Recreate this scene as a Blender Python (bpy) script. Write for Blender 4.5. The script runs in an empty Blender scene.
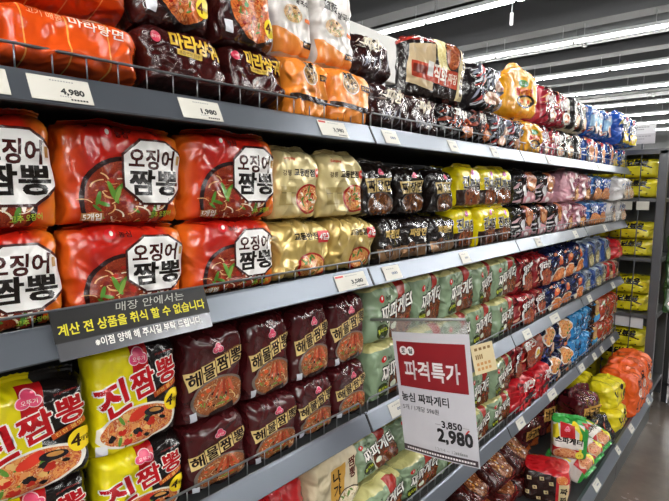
import bpy, bmesh, math, random
from mathutils import Vector, Matrix, noise
S = bpy.context.scene
C = S.collection
PI = math.pi
RND = random.Random(7)

# ------------------------------------------------------------------ helpers
def lin(c):
    return c/12.92 if c <= .04045 else ((c+.055)/1.055)**2.4
def hexc(h):
    h = h.lstrip('#')
    return tuple(lin(int(h[i:i+2], 16)/255) for i in (0, 2, 4)) + (1,)
MATS = {}
def newmat(name):
    m = bpy.data.materials.new(name); m.use_nodes = True
    nt = m.node_tree
    return m, nt, nt.nodes['Principled BSDF']
def crinkle_group():
    g = bpy.data.node_groups.new('film_crinkle', 'ShaderNodeTree')
    g.interface.new_socket('Strength', in_out='INPUT', socket_type='NodeSocketFloat')
    g.interface.new_socket('Normal', in_out='OUTPUT', socket_type='NodeSocketVector')
    gi = g.nodes.new('NodeGroupInput'); go = g.nodes.new('NodeGroupOutput')
    tc = g.nodes.new('ShaderNodeTexCoord')
    oi = g.nodes.new('ShaderNodeObjectInfo')
    sc = g.nodes.new('ShaderNodeVectorMath'); sc.operation = 'SCALE'; sc.inputs['Scale'].default_value = 5
    add = g.nodes.new('ShaderNodeVectorMath'); add.operation = 'ADD'
    g.links.new(oi.outputs['Location'], sc.inputs[0])
    g.links.new(tc.outputs['Object'], add.inputs[0]); g.links.new(sc.outputs[0], add.inputs[1])
    n1 = g.nodes.new('ShaderNodeTexNoise'); n1.inputs['Scale'].default_value = 15; n1.inputs['Detail'].default_value = 1
    n1.inputs['Distortion'].default_value = 1.2
    n2 = g.nodes.new('ShaderNodeTexVoronoi'); n2.inputs['Scale'].default_value = 17
    n2.feature = 'SMOOTH_F1'; n2.inputs['Smoothness'].default_value = .35
    g.links.new(add.outputs[0], n1.inputs['Vector']); 
    mix = g.nodes.new('ShaderNodeMixRGB'); mix.inputs[0].default_value = .06
    g.links.new(add.outputs[0], mix.inputs[1]); g.links.new(n1.outputs['Color'], mix.inputs[2])
    g.links.new(mix.outputs[0], n2.inputs['Vector'])
    ma = g.nodes.new('ShaderNodeMath'); ma.operation = 'MULTIPLY_ADD'; ma.inputs[1].default_value = .7
    g.links.new(n2.outputs['Distance'], ma.inputs[0]); g.links.new(n1.outputs['Fac'], ma.inputs[2])
    bp = g.nodes.new('ShaderNodeBump'); bp.inputs['Distance'].default_value = .024
    g.links.new(gi.outputs[0], bp.inputs['Strength']); g.links.new(ma.outputs[0], bp.inputs['Height'])
    g.links.new(bp.outputs[0], go.inputs[0])
    return g
CR = crinkle_group()
def add_crinkle(nt, p, s):
    n = nt.nodes.new('ShaderNodeGroup'); n.node_tree = CR; n.inputs[0].default_value = s
    nt.links.new(n.outputs[0], p.inputs['Normal'])
def ink(col, rough=.24, metal=0.0, cr=.5):
    k = ('ink', col, rough, metal, cr)
    if k not in MATS:
        m, nt, p = newmat('print_ink')
        p.inputs['Base Color'].default_value = hexc(col)
        p.inputs['Roughness'].default_value = rough; p.inputs['Metallic'].default_value = metal
        if cr: add_crinkle(nt, p, cr)
        MATS[k] = m
    return MATS[k]
def plain(name, col, rough=.5, metal=0.0, noise_amt=0.0, scale=20):
    k = ('plain', name)
    if k not in MATS:
        m, nt, p = newmat(name)
        p.inputs['Base Color'].default_value = hexc(col)
        p.inputs['Roughness'].default_value = rough; p.inputs['Metallic'].default_value = metal
        if noise_amt:
            tc = nt.nodes.new('ShaderNodeTexCoord'); n = nt.nodes.new('ShaderNodeTexNoise'); n.inputs['Scale'].default_value = scale
            n.inputs['Detail'].default_value = 6
            nt.links.new(tc.outputs['Object'], n.inputs['Vector'])
            r = nt.nodes.new('ShaderNodeValToRGB')
            c = hexc(col)
            r.color_ramp.elements[0].position = .3; r.color_ramp.elements[1].position = .7
            r.color_ramp.elements[0].color = tuple(x*(1-noise_amt) for x in c[:3])+(1,)
            r.color_ramp.elements[1].color = tuple(min(1, x*(1+noise_amt)) for x in c[:3])+(1,)
            nt.links.new(n.outputs['Fac'], r.inputs[0]); nt.links.new(r.outputs[0], p.inputs['Base Color'])
        MATS[k] = m
    return MATS[k]
def food(cols, scale=170, rough=.4):
    """noodles and broth print: noise bands between a few colours"""
    k = ('food', tuple(cols), scale)
    if k not in MATS:
        m, nt, p = newmat('food_print')
        tc = nt.nodes.new('ShaderNodeTexCoord')
        n = nt.nodes.new('ShaderNodeTexNoise'); n.inputs['Scale'].default_value = scale*.55
        n.inputs['Detail'].default_value = 3; n.inputs['Distortion'].default_value = 2.2
        nt.links.new(tc.outputs['Object'], n.inputs['Vector'])
        r = nt.nodes.new('ShaderNodeValToRGB'); e = r.color_ramp.elements
        while len(e) < len(cols): e.new(.5)
        for i, c in enumerate(cols):
            e[i].position = .32 + .36*i/(len(cols)-1); e[i].color = hexc(c)
        nt.links.new(n.outputs['Fac'], r.inputs[0]); nt.links.new(r.outputs[0], p.inputs['Base Color'])
        p.inputs['Roughness'].default_value = .25
        add_crinkle(nt, p, .45)
        MATS[k] = m
    return MATS[k]
def film(name, stops, axis='u', interp='CONSTANT', top=None, bot=None, rough=.2, metal=0.0, cr=.5, var=.0, lines=None):
    """printed plastic film of a pack: colour areas laid out on the pack's own UVs"""
    k = ('film', name)
    if k in MATS: return MATS[k]
    m, nt, p = newmat(name)
    uv = nt.nodes.new('ShaderNodeUVMap'); uv.uv_map = 'UV'
    sx = nt.nodes.new('ShaderNodeSeparateXYZ'); nt.links.new(uv.outputs[0], sx.inputs[0])
    src = sx.outputs['X' if axis == 'u' else 'Y']
    if axis == 'd':
        a = nt.nodes.new('ShaderNodeMath'); a.operation = 'MULTIPLY_ADD'; a.inputs[1].default_value = .5
        b = nt.nodes.new('ShaderNodeMath'); b.operation = 'MULTIPLY'; b.inputs[1].default_value = .5
        iv = nt.nodes.new('ShaderNodeMath'); iv.operation = 'SUBTRACT'; iv.inputs[0].default_value = 1
        nt.links.new(sx.outputs['Y'], iv.inputs[1]); nt.links.new(iv.outputs[0], b.inputs[0])
        nt.links.new(sx.outputs['X'], a.inputs[0]); nt.links.new(b.outputs[0], a.inputs[2]); src = a.outputs[0]
    r = nt.nodes.new('ShaderNodeValToRGB'); r.color_ramp.interpolation = interp; e = r.color_ramp.elements
    while len(e) < len(stops): e.new(.5)
    if len(stops) == 1: e.remove(e[1])
    for i, (q, c) in enumerate(stops): e[i].position = q; e[i].color = hexc(c)
    nt.links.new(src, r.inputs[0]); col = r.outputs[0]
    def band(col, th, c, op):
        g = nt.nodes.new('ShaderNodeMath'); g.operation = op; g.inputs[1].default_value = th
        nt.links.new(sx.outputs['Y'], g.inputs[0])
        mx = nt.nodes.new('ShaderNodeMixRGB'); mx.inputs[2].default_value = hexc(c)
        nt.links.new(g.outputs[0], mx.inputs[0]); nt.links.new(col, mx.inputs[1]); return mx.outputs[0]
    if top: col = band(col, top[0], top[1], 'GREATER_THAN')
    if bot: col = band(col, bot[0], bot[1], 'LESS_THAN')
    if lines:
        w = nt.nodes.new('ShaderNodeTexWave'); w.inputs['Scale'].default_value = lines[0]; w.bands_direction = 'X'
        nt.links.new(uv.outputs[0], w.inputs['Vector'])
        g = nt.nodes.new('ShaderNodeMath'); g.operation = 'GREATER_THAN'; g.inputs[1].default_value = .996
        nt.links.new(w.outputs['Fac'], g.inputs[0])
        mx = nt.nodes.new('ShaderNodeMixRGB'); mx.inputs[2].default_value = hexc(lines[1])
        nt.links.new(g.outputs[0], mx.inputs[0]); nt.links.new(col, mx.inputs[1]); col = mx.outputs[0]
    if var:
        tc = nt.nodes.new('ShaderNodeTexCoord'); n = nt.nodes.new('ShaderNodeTexNoise'); n.inputs['Scale'].default_value = 60
        n.inputs['Detail'].default_value = 3
        nt.links.new(tc.outputs['Object'], n.inputs['Vector'])
        t = nt.nodes.new('ShaderNodeMath'); t.operation = 'GREATER_THAN'; t.inputs[1].default_value = .56
        nt.links.new(n.outputs['Fac'], t.inputs[0])
        mx = nt.nodes.new('ShaderNodeMixRGB'); mx.inputs[2].default_value = hexc(var)
        nt.links.new(t.outputs[0], mx.inputs[0]); nt.links.new(col, mx.inputs[1]); col = mx.outputs[0]
    nt.links.new(col, p.inputs['Base Color'])
    p.inputs['Roughness'].default_value = rough*.7; p.inputs['Metallic'].default_value = metal
    p.inputs['Coat Weight'].default_value = .5; p.inputs['Coat Roughness'].default_value = .1
    add_crinkle(nt, p, min(1, cr*1.25))
    MATS[k] = m
    return m

def props(o, label=None, cat=None, group=None, kind=None):
    if label: o['label'] = label
    if cat: o['category'] = cat
    if group: o['group'] = group
    if kind: o['kind'] = kind
    return o
def link(name, me, parent=None):
    o = bpy.data.objects.new(name, me); C.objects.link(o)
    if parent: o.parent = parent
    return o
def empty(name, loc=(0, 0, 0), rot=(0, 0, 0)):
    o = bpy.data.objects.new(name, None); C.objects.link(o); o.location = loc; o.rotation_euler = rot
    o.empty_display_size = .05
    return o
class MB:
    """collects boxes, tubes and prisms into one mesh"""
    def __init__(s): s.v = []; s.f = []; s.m = []; s.mats = []
    def mi(s, m):
        if m not in s.mats: s.mats.append(m)
        return s.mats.index(m)
    def add(s, vs, fs, m):
        o = len(s.v); s.v += [tuple(x) for x in vs]; i = s.mi(m)
        for f in fs: s.f.append([o+k for k in f]); s.m.append(i)
        return s
    def box(s, x0, x1, y0, y1, z0, z1, m):
        vs = [(x, y, z) for x in (x0, x1) for y in (y0, y1) for z in (z0, z1)]
        return s.add(vs, [(0,1,3,2), (4,6,7,5), (0,4,5,1), (2,3,7,6), (0,2,6,4), (1,5,7,3)], m)
    def tube(s, pts, r, m, n=8):
        pts = [Vector(p) for p in pts]; vs = []; fs = []
        for i, p in enumerate(pts):
            t = (pts[min(i+1, len(pts)-1)]-pts[max(i-1, 0)]).normalized()
            a = t.cross(Vector((0, 0, 1)) if abs(t.z) < .9 else Vector((1, 0, 0))).normalized(); b = t.cross(a)
            for k in range(n):
                q = 2*PI*k/n; vs.append(p+a*r*math.cos(q)+b*r*math.sin(q))
        for i in range(len(pts)-1):
            for k in range(n):
                fs.append((i*n+k, i*n+(k+1) % n, (i+1)*n+(k+1) % n, (i+1)*n+k))
        fs.append(tuple(range(n))[::-1]); fs.append(tuple((len(pts)-1)*n+k for k in range(n)))
        return s.add(vs, fs, m)
    def prism(s, prof, y0, y1, m):
        n = len(prof)
        vs = [(x, y0, z) for x, z in prof]+[(x, y1, z) for x, z in prof]
        fs = [(i, (i+1) % n, n+(i+1) % n, n+i) for i in range(n)]+[tuple(range(n))[::-1], tuple(range(n, 2*n))]
        return s.add(vs, fs, m)
    def build(s, name, parent=None, smooth=False, bevel=0):
        me = bpy.data.meshes.new(name); me.from_pydata(s.v, [], s.f)
        for m in s.mats: me.materials.append(m)
        me.polygons.foreach_set('material_index', s.m)
        bm = bmesh.new(); bm.from_mesh(me); bmesh.ops.recalc_face_normals(bm, faces=bm.faces); bm.to_mesh(me); bm.free()
        if smooth: me.polygons.foreach_set('use_smooth', [True]*len(me.polygons))
        me.update()
        o = link(name, me, parent)
        if bevel:
            b = o.modifiers.new('bevel', 'BEVEL'); b.width = bevel; b.segments = 2; b.limit_method = 'ANGLE'
        return o

# ------------------------------------------------------------------ lettering
TXT = {}
def text_tris(s, bold=0.0, shear=0.0):
    k = (s, bold, shear)
    if k in TXT: return TXT[k]
    cu = bpy.data.curves.new('lettering_source', 'FONT'); cu.body = s; cu.size = 1; cu.resolution_u = 2
    cu.offset = bold; cu.shear = shear; cu.fill_mode = 'FRONT'
    o = bpy.data.objects.new('lettering_source', cu); C.objects.link(o)
    dg = bpy.context.evaluated_depsgraph_get()
    e = o.evaluated_get(dg); me = e.to_mesh(); me.calc_loop_triangles()
    vs = [(v.co.x, v.co.y) for v in me.vertices]; fs = [tuple(t.vertices) for t in me.loop_triangles]
    e.to_mesh_clear(); bpy.data.objects.remove(o); bpy.data.curves.remove(cu)
    x0 = min(v[0] for v in vs); x1 = max(v[0] for v in vs); y0 = min(v[1] for v in vs); y1 = max(v[1] for v in vs)
    cx, cy, h = (x0+x1)/2, (y0+y1)/2, (y1-y0) or 1
    TXT[k] = ([((x-cx)/h, (y-cy)/h) for x, y in vs], fs, (x1-x0)/h)
    return TXT[k]

# ------------------------------------------------------------------ printed designs
class Design:
    """prints laid out on a pack front; coordinates: a = fraction of width, b = fraction of height, sizes = fraction of width"""
    def __init__(s, w, h, near=True):
        s.w, s.h, s.asp = w, h, w/h; s.parts = {}; s.near = near; s.k = 0; s.step = 1; s.cut = None
    def _p(s, part, parent=None):
        if part not in s.parts: s.parts[part] = dict(parent=parent, geo=[])
        return s.parts[part]['geo']
    def put(s, part, vs, fs, m, parent=None):
        s.k += s.step
        s._p(part, parent).append(([(2*a, 2*b) for a, b in vs], fs, m, s.k))
    def poly(s, part, pts, m, parent=None):
        s.put(part, pts, [tuple(range(len(pts)))], m, parent)
    def rect(s, part, a, b, w, h, m, rot=0, parent=None):
        q = math.radians(rot); pts = []
        for x, y in ((-w/2, -h/2), (w/2, -h/2), (w/2, h/2), (-w/2, h/2)):
            pts.append((a+x*math.cos(q)-y*math.sin(q), b+(x*math.sin(q)+y*math.cos(q))*s.asp))
        s.poly(part, pts, m, parent)
    def ell(s, part, a, b, rx, ry, m, n=28, parent=None, rot=0):
        q = math.radians(rot); pts = []
        for i in range(n):
            x, y = rx*math.cos(2*PI*i/n), ry*math.sin(2*PI*i/n)
            pts.append((a+x*math.cos(q)-y*math.sin(q), b+(x*math.sin(q)+y*math.cos(q))*s.asp))
        s.poly(part, pts, m, parent)
    def txt(s, part, t, a, b, ht, m, wd=None, bold=.0, shear=0, rot=0, parent=None):
        vs, fs, ar = text_tris(t, 0, shear)
        sx = ht if wd is None else wd/ar
        q = math.radians(rot); V = []; FF = []
        if bold < .015: sh = [(0, 0)]
        elif bold < .06: sh = [(bold, bold), (-bold, bold), (bold, -bold), (-bold, -bold)]
        else: sh = [(bold*math.cos(PI*i/4), bold*math.sin(PI*i/4)) for i in range(8)]
        for dx, dy in sh:
            o = len(V); V += [((x+dx)*sx, (y+dy)*ht) for x, y in vs]; FF += [tuple(o+i for i in f) for f in fs]
        s.put(part, [(a+x*math.cos(q)-y*math.sin(q), b+(x*math.sin(q)+y*math.cos(q))*s.asp) for x, y in V], FF, m, parent)
    def otxt(s, part, t, a, b, ht, m, mo, wd=None, bold=.03, ob=.09, shear=0, rot=0, parent=None):
        s.txt(part, t, a, b, ht, mo, wd, ob, shear, rot, parent)
        s.txt(part, t, a, b, ht, m, wd, bold, shear, rot, parent)
    def bowl(s, part, a, b, rx, ry, rim, soup, bits, n=26, seed=1, rimw=.9, parent=None, clipb=None):
        R = random.Random(seed)
        s.ell(part, a, b, rx, ry, rim, 36, parent); s.ell(part, a, b, rx*rimw, ry*rimw, soup, 36, parent)
        s.step = .12
        for i in range(n):
            q = R.uniform(0, 2*PI); d = math.sqrt(R.random())*.72
            x, y = a+rx*d*math.cos(q), b+ry*d*math.sin(q)*s.asp
            kind, m, sz = bits[i % len(bits)]
            sz *= R.uniform(.75, 1.25)
            if kind == 'n':       # noodle strand: curved ribbon
                a0 = R.uniform(0, 2*PI); rr = sz; ln = R.uniform(.9, 2.0); tw = sz*.13; pts = []
                for j in range(7):
                    t = a0+ln*j/6; pts.append((x+(rr+tw)*(math.cos(t)-math.cos(a0)), y+(rr+tw)*(math.sin(t)-math.sin(a0))*.6*s.asp))
                for j in range(6, -1, -1):
                    t = a0+ln*j/6; pts.append((x+rr*math.cos(t)-(rr+tw)*math.cos(a0), y+(rr*math.sin(t)-(rr+tw)*math.sin(a0))*.6*s.asp))
                s.poly(part, pts, m, parent)
            elif kind == 'b':     # chunk
                pts = []
                for j in range(8):
                    t = 2*PI*j/8; r = sz*R.uniform(.6, 1.1); pts.append((x+r*math.cos(t), y+r*.75*math.sin(t)*s.asp))
                s.poly(part, pts, m, parent)
            else:                 # leaf or onion stem
                s.ell(part, x, y, sz, sz*.3, m, 10, parent, R.uniform(0, 180))
        s.step = 1
    def cuts(s):
        if s.cut is not None: return s.cut
        n = 48 if s.near else 20
        s.cut = {}
        for part, d in s.parts.items():
            bm = bmesh.new(); mats = []
            for vs, fs, m, k in d['geo']:
                if m not in mats: mats.append(m)
                i = mats.index(m); bv = [bm.verts.new((x, y, k*.01)) for x, y in vs]
                for f in fs:
                    try: bm.faces.new([bv[j] for j in f]).material_index = i
                    except ValueError: pass
            for ax in (0, 1):
                no = Vector((1, 0, 0)) if ax == 0 else Vector((0, 1, 0))
                lim = .955
                for q in (-lim, lim):
                    bmesh.ops.bisect_plane(bm, geom=bm.verts[:]+bm.edges[:]+bm.faces[:], plane_co=no*q, plane_no=no*(1 if q > 0 else -1), clear_outer=True)
                if not bm.verts: break
                lo = min(v.co[ax] for v in bm.verts); hi = max(v.co[ax] for v in bm.verts)
                for i in range(1, n):
                    q = -1+2*i/n
                    if lo < q < hi:
                        bmesh.ops.bisect_plane(bm, geom=bm.verts[:]+bm.edges[:]+bm.faces[:], plane_co=no*q, plane_no=no)
            for f in bm.faces:
                f.normal_update()
                if f.normal.z < 0: f.normal_flip()
            bm.verts.index_update()
            s.cut[part] = ([tuple(v.co) for v in bm.verts], [[v.index for v in f.verts] for f in bm.faces],
                           [f.material_index for f in bm.faces], mats, d['parent'])
            bm.free()
        return s.cut

class Film:
    """front and back film of a pillow pack. Local frame: +x out of the front, y along the width, z up from the base"""
    def __init__(s, w, h, d, pu=11, pv=11, pinch=.03, amp=.004, seed=0, sag=.06, back=.12, freq=26, sagp=4):
        s.__dict__.update(w=w, h=h, d=d, pu=pu, pv=pv, pinch=pinch, amp=amp, sd=seed*7.31, sag=sag, back=back, freq=freq, sagp=sagp)
    def p(s, u, v, side=1, off=0):
        au, av = min(1, abs(u)), min(1, abs(v))
        T = math.sqrt(max(0, 1-au**s.pu))*math.sqrt(max(0, 1-av**s.pv))
        f = s.freq
        X, Y = u*s.w/2, v*s.h/2
        n1 = noise.noise(Vector((X*f+s.sd, Y*f*.8, side*3.1+s.sd)))
        n2 = noise.noise(Vector((X*f*2.3+s.sd, Y*f*1.9+5, side*5.3)))
        rg = 1-min(1, math.sqrt(n1*n1+.0016)*2.6)
        n3 = noise.noise(Vector((X*9+s.sd, Y*9, side*2.2)))
        e = .32+.9*max(au, av)**4
        x = side*(s.d/2*T+s.amp*T**.4*(e*((rg-.45)*1.3+n2*.6)+n3*.9+.75*av**5*noise.noise(Vector((X*75+s.sd, Y*7, side)))))
        x -= s.back*s.d*max(0, v)**4
        k = noise.noise(Vector((Y*f*.7, s.sd, (1 if u > 0 else -1)*2.2)))
        y = Y0 = X*(1-s.pinch*av**5)+(s.amp*1.3*k*au**4)*(1 if u > 0 else -1)
        k2 = noise.noise(Vector((X*f*.8, s.sd+3, (1 if v > 0 else -1)*2.2)))
        z = s.h/2*(1+v)-s.sag*s.h*au**s.sagp*max(0, v)**3+s.amp*1.2*k2*av**6*(1 if v > 0 else 0)
        return (x+off, y, z)

def grid_vals(n):
    q = [-1+2*i/n for i in range(1, n) if abs(-1+2*i/n) < .925]
    e = [.94, .965, .983, .994, 1]
    return [-x for x in e[::-1]]+q+e
def film_mesh(F, n, mat):
    U = grid_vals(n); V = grid_vals(n); n = len(U)-1; vs = []; fs = []; uvs = []
    idx = {}
    for side in (1, -1):
        for j, v in enumerate(V):
            for i, u in enumerate(U):
                edge = i in (0, n) or j in (0, n)
                if side == -1 and edge: idx[(side, i, j)] = idx[(1, i, j)]; continue
                idx[(side, i, j)] = len(vs); vs.append(F.p(u, v, side)); uvs.append(((u+1)/2, (v+1)/2))
        for j in range(n):
            for i in range(n):
                q = [idx[(side, i, j)], idx[(side, i+1, j)], idx[(side, i+1, j+1)], idx[(side, i, j+1)]]
                fs.append(q if side == 1 else q[::-1])
    me = bpy.data.meshes.new('wrapper'); me.from_pydata(vs, [], fs); me.materials.append(mat)
    l = me.uv_layers.new(name='UV')
    li = [0]*len(me.loops); me.loops.foreach_get('vertex_index', li)
    l.data.foreach_set('uv', [c for i in li for c in uvs[i]])
    me.polygons.foreach_set('use_smooth', [True]*len(me.polygons)); me.update()
    return me
def fin_mesh(F, ln, ang, mat, top=True, n=36, span=.93):
    """crimped end seal with a zigzag cut edge, folded by ang from straight up"""
    vs = []; fs = []; R = 4; sg = 1 if top else -1
    for i in range(n+1):
        u = -span+2*span*i/n
        b = F.p(u, sg*.995)
        wob = .25*noise.noise(Vector((u*3, F.sd, 9)))
        for r in range(R+1):
            l = ln*r/R-(.0016 if (r == R and i % 2) else 0)
            a = (ang+wob)*min(1, r/R*1.6)
            vs.append((b[0]+l*math.sin(a)+(.0006 if r % 2 else -.0006), b[1], b[2]+sg*(l*math.cos(a)-.002)))
    for i in range(n):
        for r in range(R):
            a = i*(R+1)+r; fs.append((a, a+R+1, a+R+2, a+1))
    me = bpy.data.meshes.new('end_seal'); me.from_pydata(vs, [], fs); me.materials.append(mat)
    l = me.uv_layers.new(name='UV')
    li = [0]*len(me.loops); me.loops.foreach_get('vertex_index', li)
    l.data.foreach_set('uv', [c for i in li for c in ((vs[i][1]/F.w+.5), 1.0 if top else 0.0)])
    me.update()
    return me
def build_pack(D, F, mat, fin=.014, fin_ang=.5, bfin=0, res=None):
    """one noodle pack: wrapper, end seals and every printed area as a part"""
    n = res or (48 if D.near else 20)
    root = empty('noodle_pack')
    link('wrapper', film_mesh(F, n, mat), root)
    if fin: link('end_seal', fin_mesh(F, fin, fin_ang, mat, n=36 if D.near else 16), root)
    if bfin: link('end_seal', fin_mesh(F, bfin, fin_ang, mat, top=False, n=36 if D.near else 16), root)
    made = {}
    for part, (vs, fs, mi, mats, parent) in D.cuts().items():
        if not fs: continue
        pn = part.split('#')[0]; me = bpy.data.meshes.new(pn)
        base = .0008 if D.near else .0012
        me.from_pydata([F.p(u, v, 1, base+k*(.011 if D.near else .02)) for u, v, k in vs], [], fs)
        for m in mats: me.materials.append(m)
        me.polygons.foreach_set('material_index', mi)
        me.polygons.foreach_set('use_smooth', [True]*len(me.polygons)); me.update()
        made[part] = link(pn, me, made.get(parent) or root)
    return root
def copy_tree(o, parent=None):
    c = o.copy(); C.objects.link(c); c.parent = parent
    for ch in o.children: copy_tree(ch, c)
    return c

# ------------------------------------------------------------------ pack kinds
K = {}
WHITE, BLACK, RED = '#f1efe9', '#17120f', '#c3161c'
def kind(name, look, w, h, d, mat, near=True, nvar=2, fin=.012, fin_ang=.7, bfin=0, gname=None, **film_kw):
    def deco(fn):
        K[name] = dict(look=look, w=w, h=h, d=d, mat=mat, near=near, nvar=nvar, fin=fin, fin_ang=fin_ang, bfin=bfin,
                       fk=film_kw, fn=fn, design=None, protos=[], used=0, g=gname or look)
        return fn
    return deco
def shards(D, part, n, box, sz, cols, seed, rough=.14, ang=60):
    R = random.Random(seed)
    for i in range(n):
        a, b = R.uniform(box[0], box[1]), R.uniform(box[2], box[3]); q = math.radians(ang+R.uniform(-35, 35)); L = sz*R.uniform(.6, 1.5); wv = L*R.uniform(.12, .3)
        pts = [(-L, 0), (-.2*L, -wv), (L, -.2*wv), (.3*L, wv)]
        D.poly(part, [(a+x*math.cos(q)-y*math.sin(q), b+(x*math.sin(q)+y*math.cos(q))*D.asp) for x, y in pts], ink(cols[i % len(cols)], rough))
def pink_logo(D, a, b, s):
    m = ink('#d9486b')
    for x, y in ((-.045, -.01), (.045, -.01), (0, .05)):
        D.ell('brand_logo', a+x*s, b+y*s*D.asp, .062*s, .055*s, ink('#f3c9cf'), 18)
    for x, y in ((-.045, -.01), (.045, -.01), (0, .05)):
        D.ell('brand_logo', a+x*s, b+y*s*D.asp, .054*s, .047*s, m, 18)
    D.txt('brand_logo', '오뚜기', a, b-.008*s*D.asp, .045*s, ink(WHITE), .125*s, .01)
def red_dot_logo(D, a, b, s, tc=WHITE):
    D.ell('brand_logo', a, b, .045*s, .045*s, ink('#d01f26'), 20)
    D.ell('brand_logo', a+.005*s, b+.01*s, .014*s, .022*s, ink(WHITE), 12)
    D.txt('brand_logo', '농심', a+.12*s, b, .055*s, ink(tc), .1*s, .02)

@kind('squid', 'red and orange pack with white octagon name panel', .188, .152, .072,
      film('squid_pack_film', [(0, '#e06a1c'), (.07, '#cc4214'), (.2, '#b81d12'), (.8, '#c02413'), (.94, '#d9701c'), (1, '#e08a2a')], 'u', 'LINEAR', cr=.5), nvar=3, fin=.012, amp=.0055, gname='red and orange packs')
def _(D):
    n = ink('#3b1512'); w = ink('#e9e7e4', .3)
    D.bowl('bowl_picture', -.02, -.27, .37, .36, ink('#2a1211'), food(['#5c170e', '#93331a', '#6f2113', '#b5562b']),
           [('n', ink('#e2b27a'), .09), ('b', ink('#a3271a'), .028), ('n', ink('#d9a066'), .08), ('l', ink('#4f7d2c'), .05), ('n', ink('#efd9b8'), .1), ('b', ink('#6d1712'), .03)], 60, 3)
    for i in range(6):   # squid rings
        D.ell('bowl_picture', .08+.035*i, -.2-.04*(i % 3), .018, .06, ink('#eadccf'), 12, None, -35+6*i)
    D.ell('bowl_picture', -.13, -.18, .022, .1, ink('#5d8a30'), 12, None, 25); D.ell('bowl_picture', -.09, -.2, .018, .07, ink('#7da042'), 12, None, -20)
    def octo(s, m):
        cx, cy = .225, .035; hw, hh = .255*s, .315*s; k = .42
        pts = [(cx-hw*k, cy+hh), (cx+hw*k, cy+hh), (cx+hw, cy+hh*.5), (cx+hw, cy-hh*.5), (cx+hw*k, cy-hh), (cx-hw*k, cy-hh), (cx-hw, cy-hh*.5), (cx-hw, cy+hh*.5)]
        D.poly('name_panel', pts, m)
    octo(1.08, n); octo(1.0, w)
    D.txt('lettering', '오징어', .205, .165, .165, ink('#3a100e'), .39, .03, .08, 0, 'name_panel')
    D.txt('lettering', '짬뽕', .225, -.075, .2, ink(BLACK), .42, .035, 0, 0, 'name_panel')
    D.rect('lettering', .438, .17, .032, .08, ink('#b99054'), 0, 'name_panel')
    red_dot_logo(D, -.16, .39, 1, '#3a1110')
    D.rect('count_badge', -.3, -.42, .17, .06, ink('#a97a4c')); D.txt('count_badge', '5개입', -.3, -.42, .055, ink(WHITE), .14, .02)
    D.txt('small_print', '고추 오징어', .27, -.4, .05, ink('#a7c23b'), .2, .02, 0, 5)

def jin(D):
    D.poly('colour_band', [(-.07, .5), (.13, .5), (.1, .12), (-.06, .12)], ink('#b3161b'))
    D.bowl('bowl_picture', -.03, -.26, .47, .2, ink('#e9e4da'), food(['#c8431d', '#e0a05a', '#b5301a', '#e8c890'], 140),
           [('b', ink('#e2b46c'), .045), ('n', ink('#edd29a'), .07), ('b', ink('#c22a1c'), .05), ('b', ink('#231c1c'), .045), ('l', ink('#5d8d33'), .06), ('b', ink('#d98f55'), .04)], 46, 5)
    D.ell('bowl_picture', -.02, -.16, .12, .055, ink('#d23a28'), 18, None, 18); D.ell('bowl_picture', .16, -.18, .12, .045, ink('#1d1a20'), 18, None, -8)
    D.ell('bowl_picture', .17, -.17, .07, .022, ink('#c98f4a'), 14, None, -8)
    D.otxt('product_name', '진', -.29, .045, .31, ink('#b8121a'), ink('#f3ece4'), .30, .035, .085, 0, 14)
    D.otxt('product_name', '짬', .04, .12, .27, ink('#b8121a'), ink('#f3ece4'), .26, .035, .085, 0, 12)
    D.otxt('product_name', '뽕', .32, .185, .24, ink('#b8121a'), ink('#f3ece4'), .23, .035, .085, 0, 10)
    D.rect('flavour_strip', .3, .015, .3, .06, ink('#b5471b'), 17); D.txt('flavour_strip', '진한 불맛', .3, .015, .04, ink('#f0c860'), .24, .01, 0, 17)
    D.ell('count_badge', .39, -.12, .115, .115, ink('#f3d321')); D.txt('count_badge', '4', .345, -.12, .12, ink('#34200e'), None, .03); D.txt('count_badge', '개입', .425, -.125, .055, ink('#34200e'), None, .02)
    D.rect('code_panel', -.43, -.4, .09, .11, ink('#e6e6ea'), 8)
    pink_logo(D, .0, .36, 1.0)
    D.txt('small_print', 'JIN JJAMBBONG', .29, .36, .022, ink('#a3302e'), .2, .01, 0, 8)
kind('jin', 'yellow, red and black pack with big red lettering', .160, .172, .075,
     film('yellow_black_pack_film', [(0, '#e3d312'), (.42, '#e3d312'), (.58, '#15100f')], 'u', 'CONSTANT', cr=.45), nvar=2, fin=.014, fin_ang=.3, amp=.005, pinch=.02, gname='yellow and black packs')(jin)

def seafood(D):
    tan = ink('#d6bd7c')
    for i, ch in enumerate('해물짬뽕'):
        a = -.325+.222*i; b = -.005+.05*i
        D.rect('name_panel', a, b, .215, .235-.008*i, tan, 9); D.txt('lettering', ch, a, b, .19, ink('#241210'), .18, .03, 0, 9, 'name_panel')
    D.bowl('bowl_picture', .05, -.25, .45, .27, ink('#6e625a'), food(['#5c2a16', '#a8663a', '#7a3a1e', '#d4b488'], 150),
           [('n', ink('#e3c083'), .08), ('b', ink('#d2572b'), .045), ('b', ink('#27201d'), .03), ('l', ink('#6c8a35'), .045), ('n', ink('#d9a765'), .08)], 42, 9)
    for i in range(5):
        D.ell('bowl_picture', .0+.06*i, -.17-.02*(i % 2), .12, .024, ink(['#b04a2c', '#c46040', '#963822'][i % 3]), 14, None, 60+14*i)
    D.rect('code_panel', -.37, -.39, .09, .12, ink('#cfd2dc'), 6); D.rect('bottom_print', .08, -.42, .4, .09, ink('#2b1a19'), 9)
    pink_logo(D, .03, .27, .82)
    D.txt('small_print', '불에 볶은 해물맛', .25, .225, .03, ink('#b08a4a'), .26, .01, 0, 14)
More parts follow.
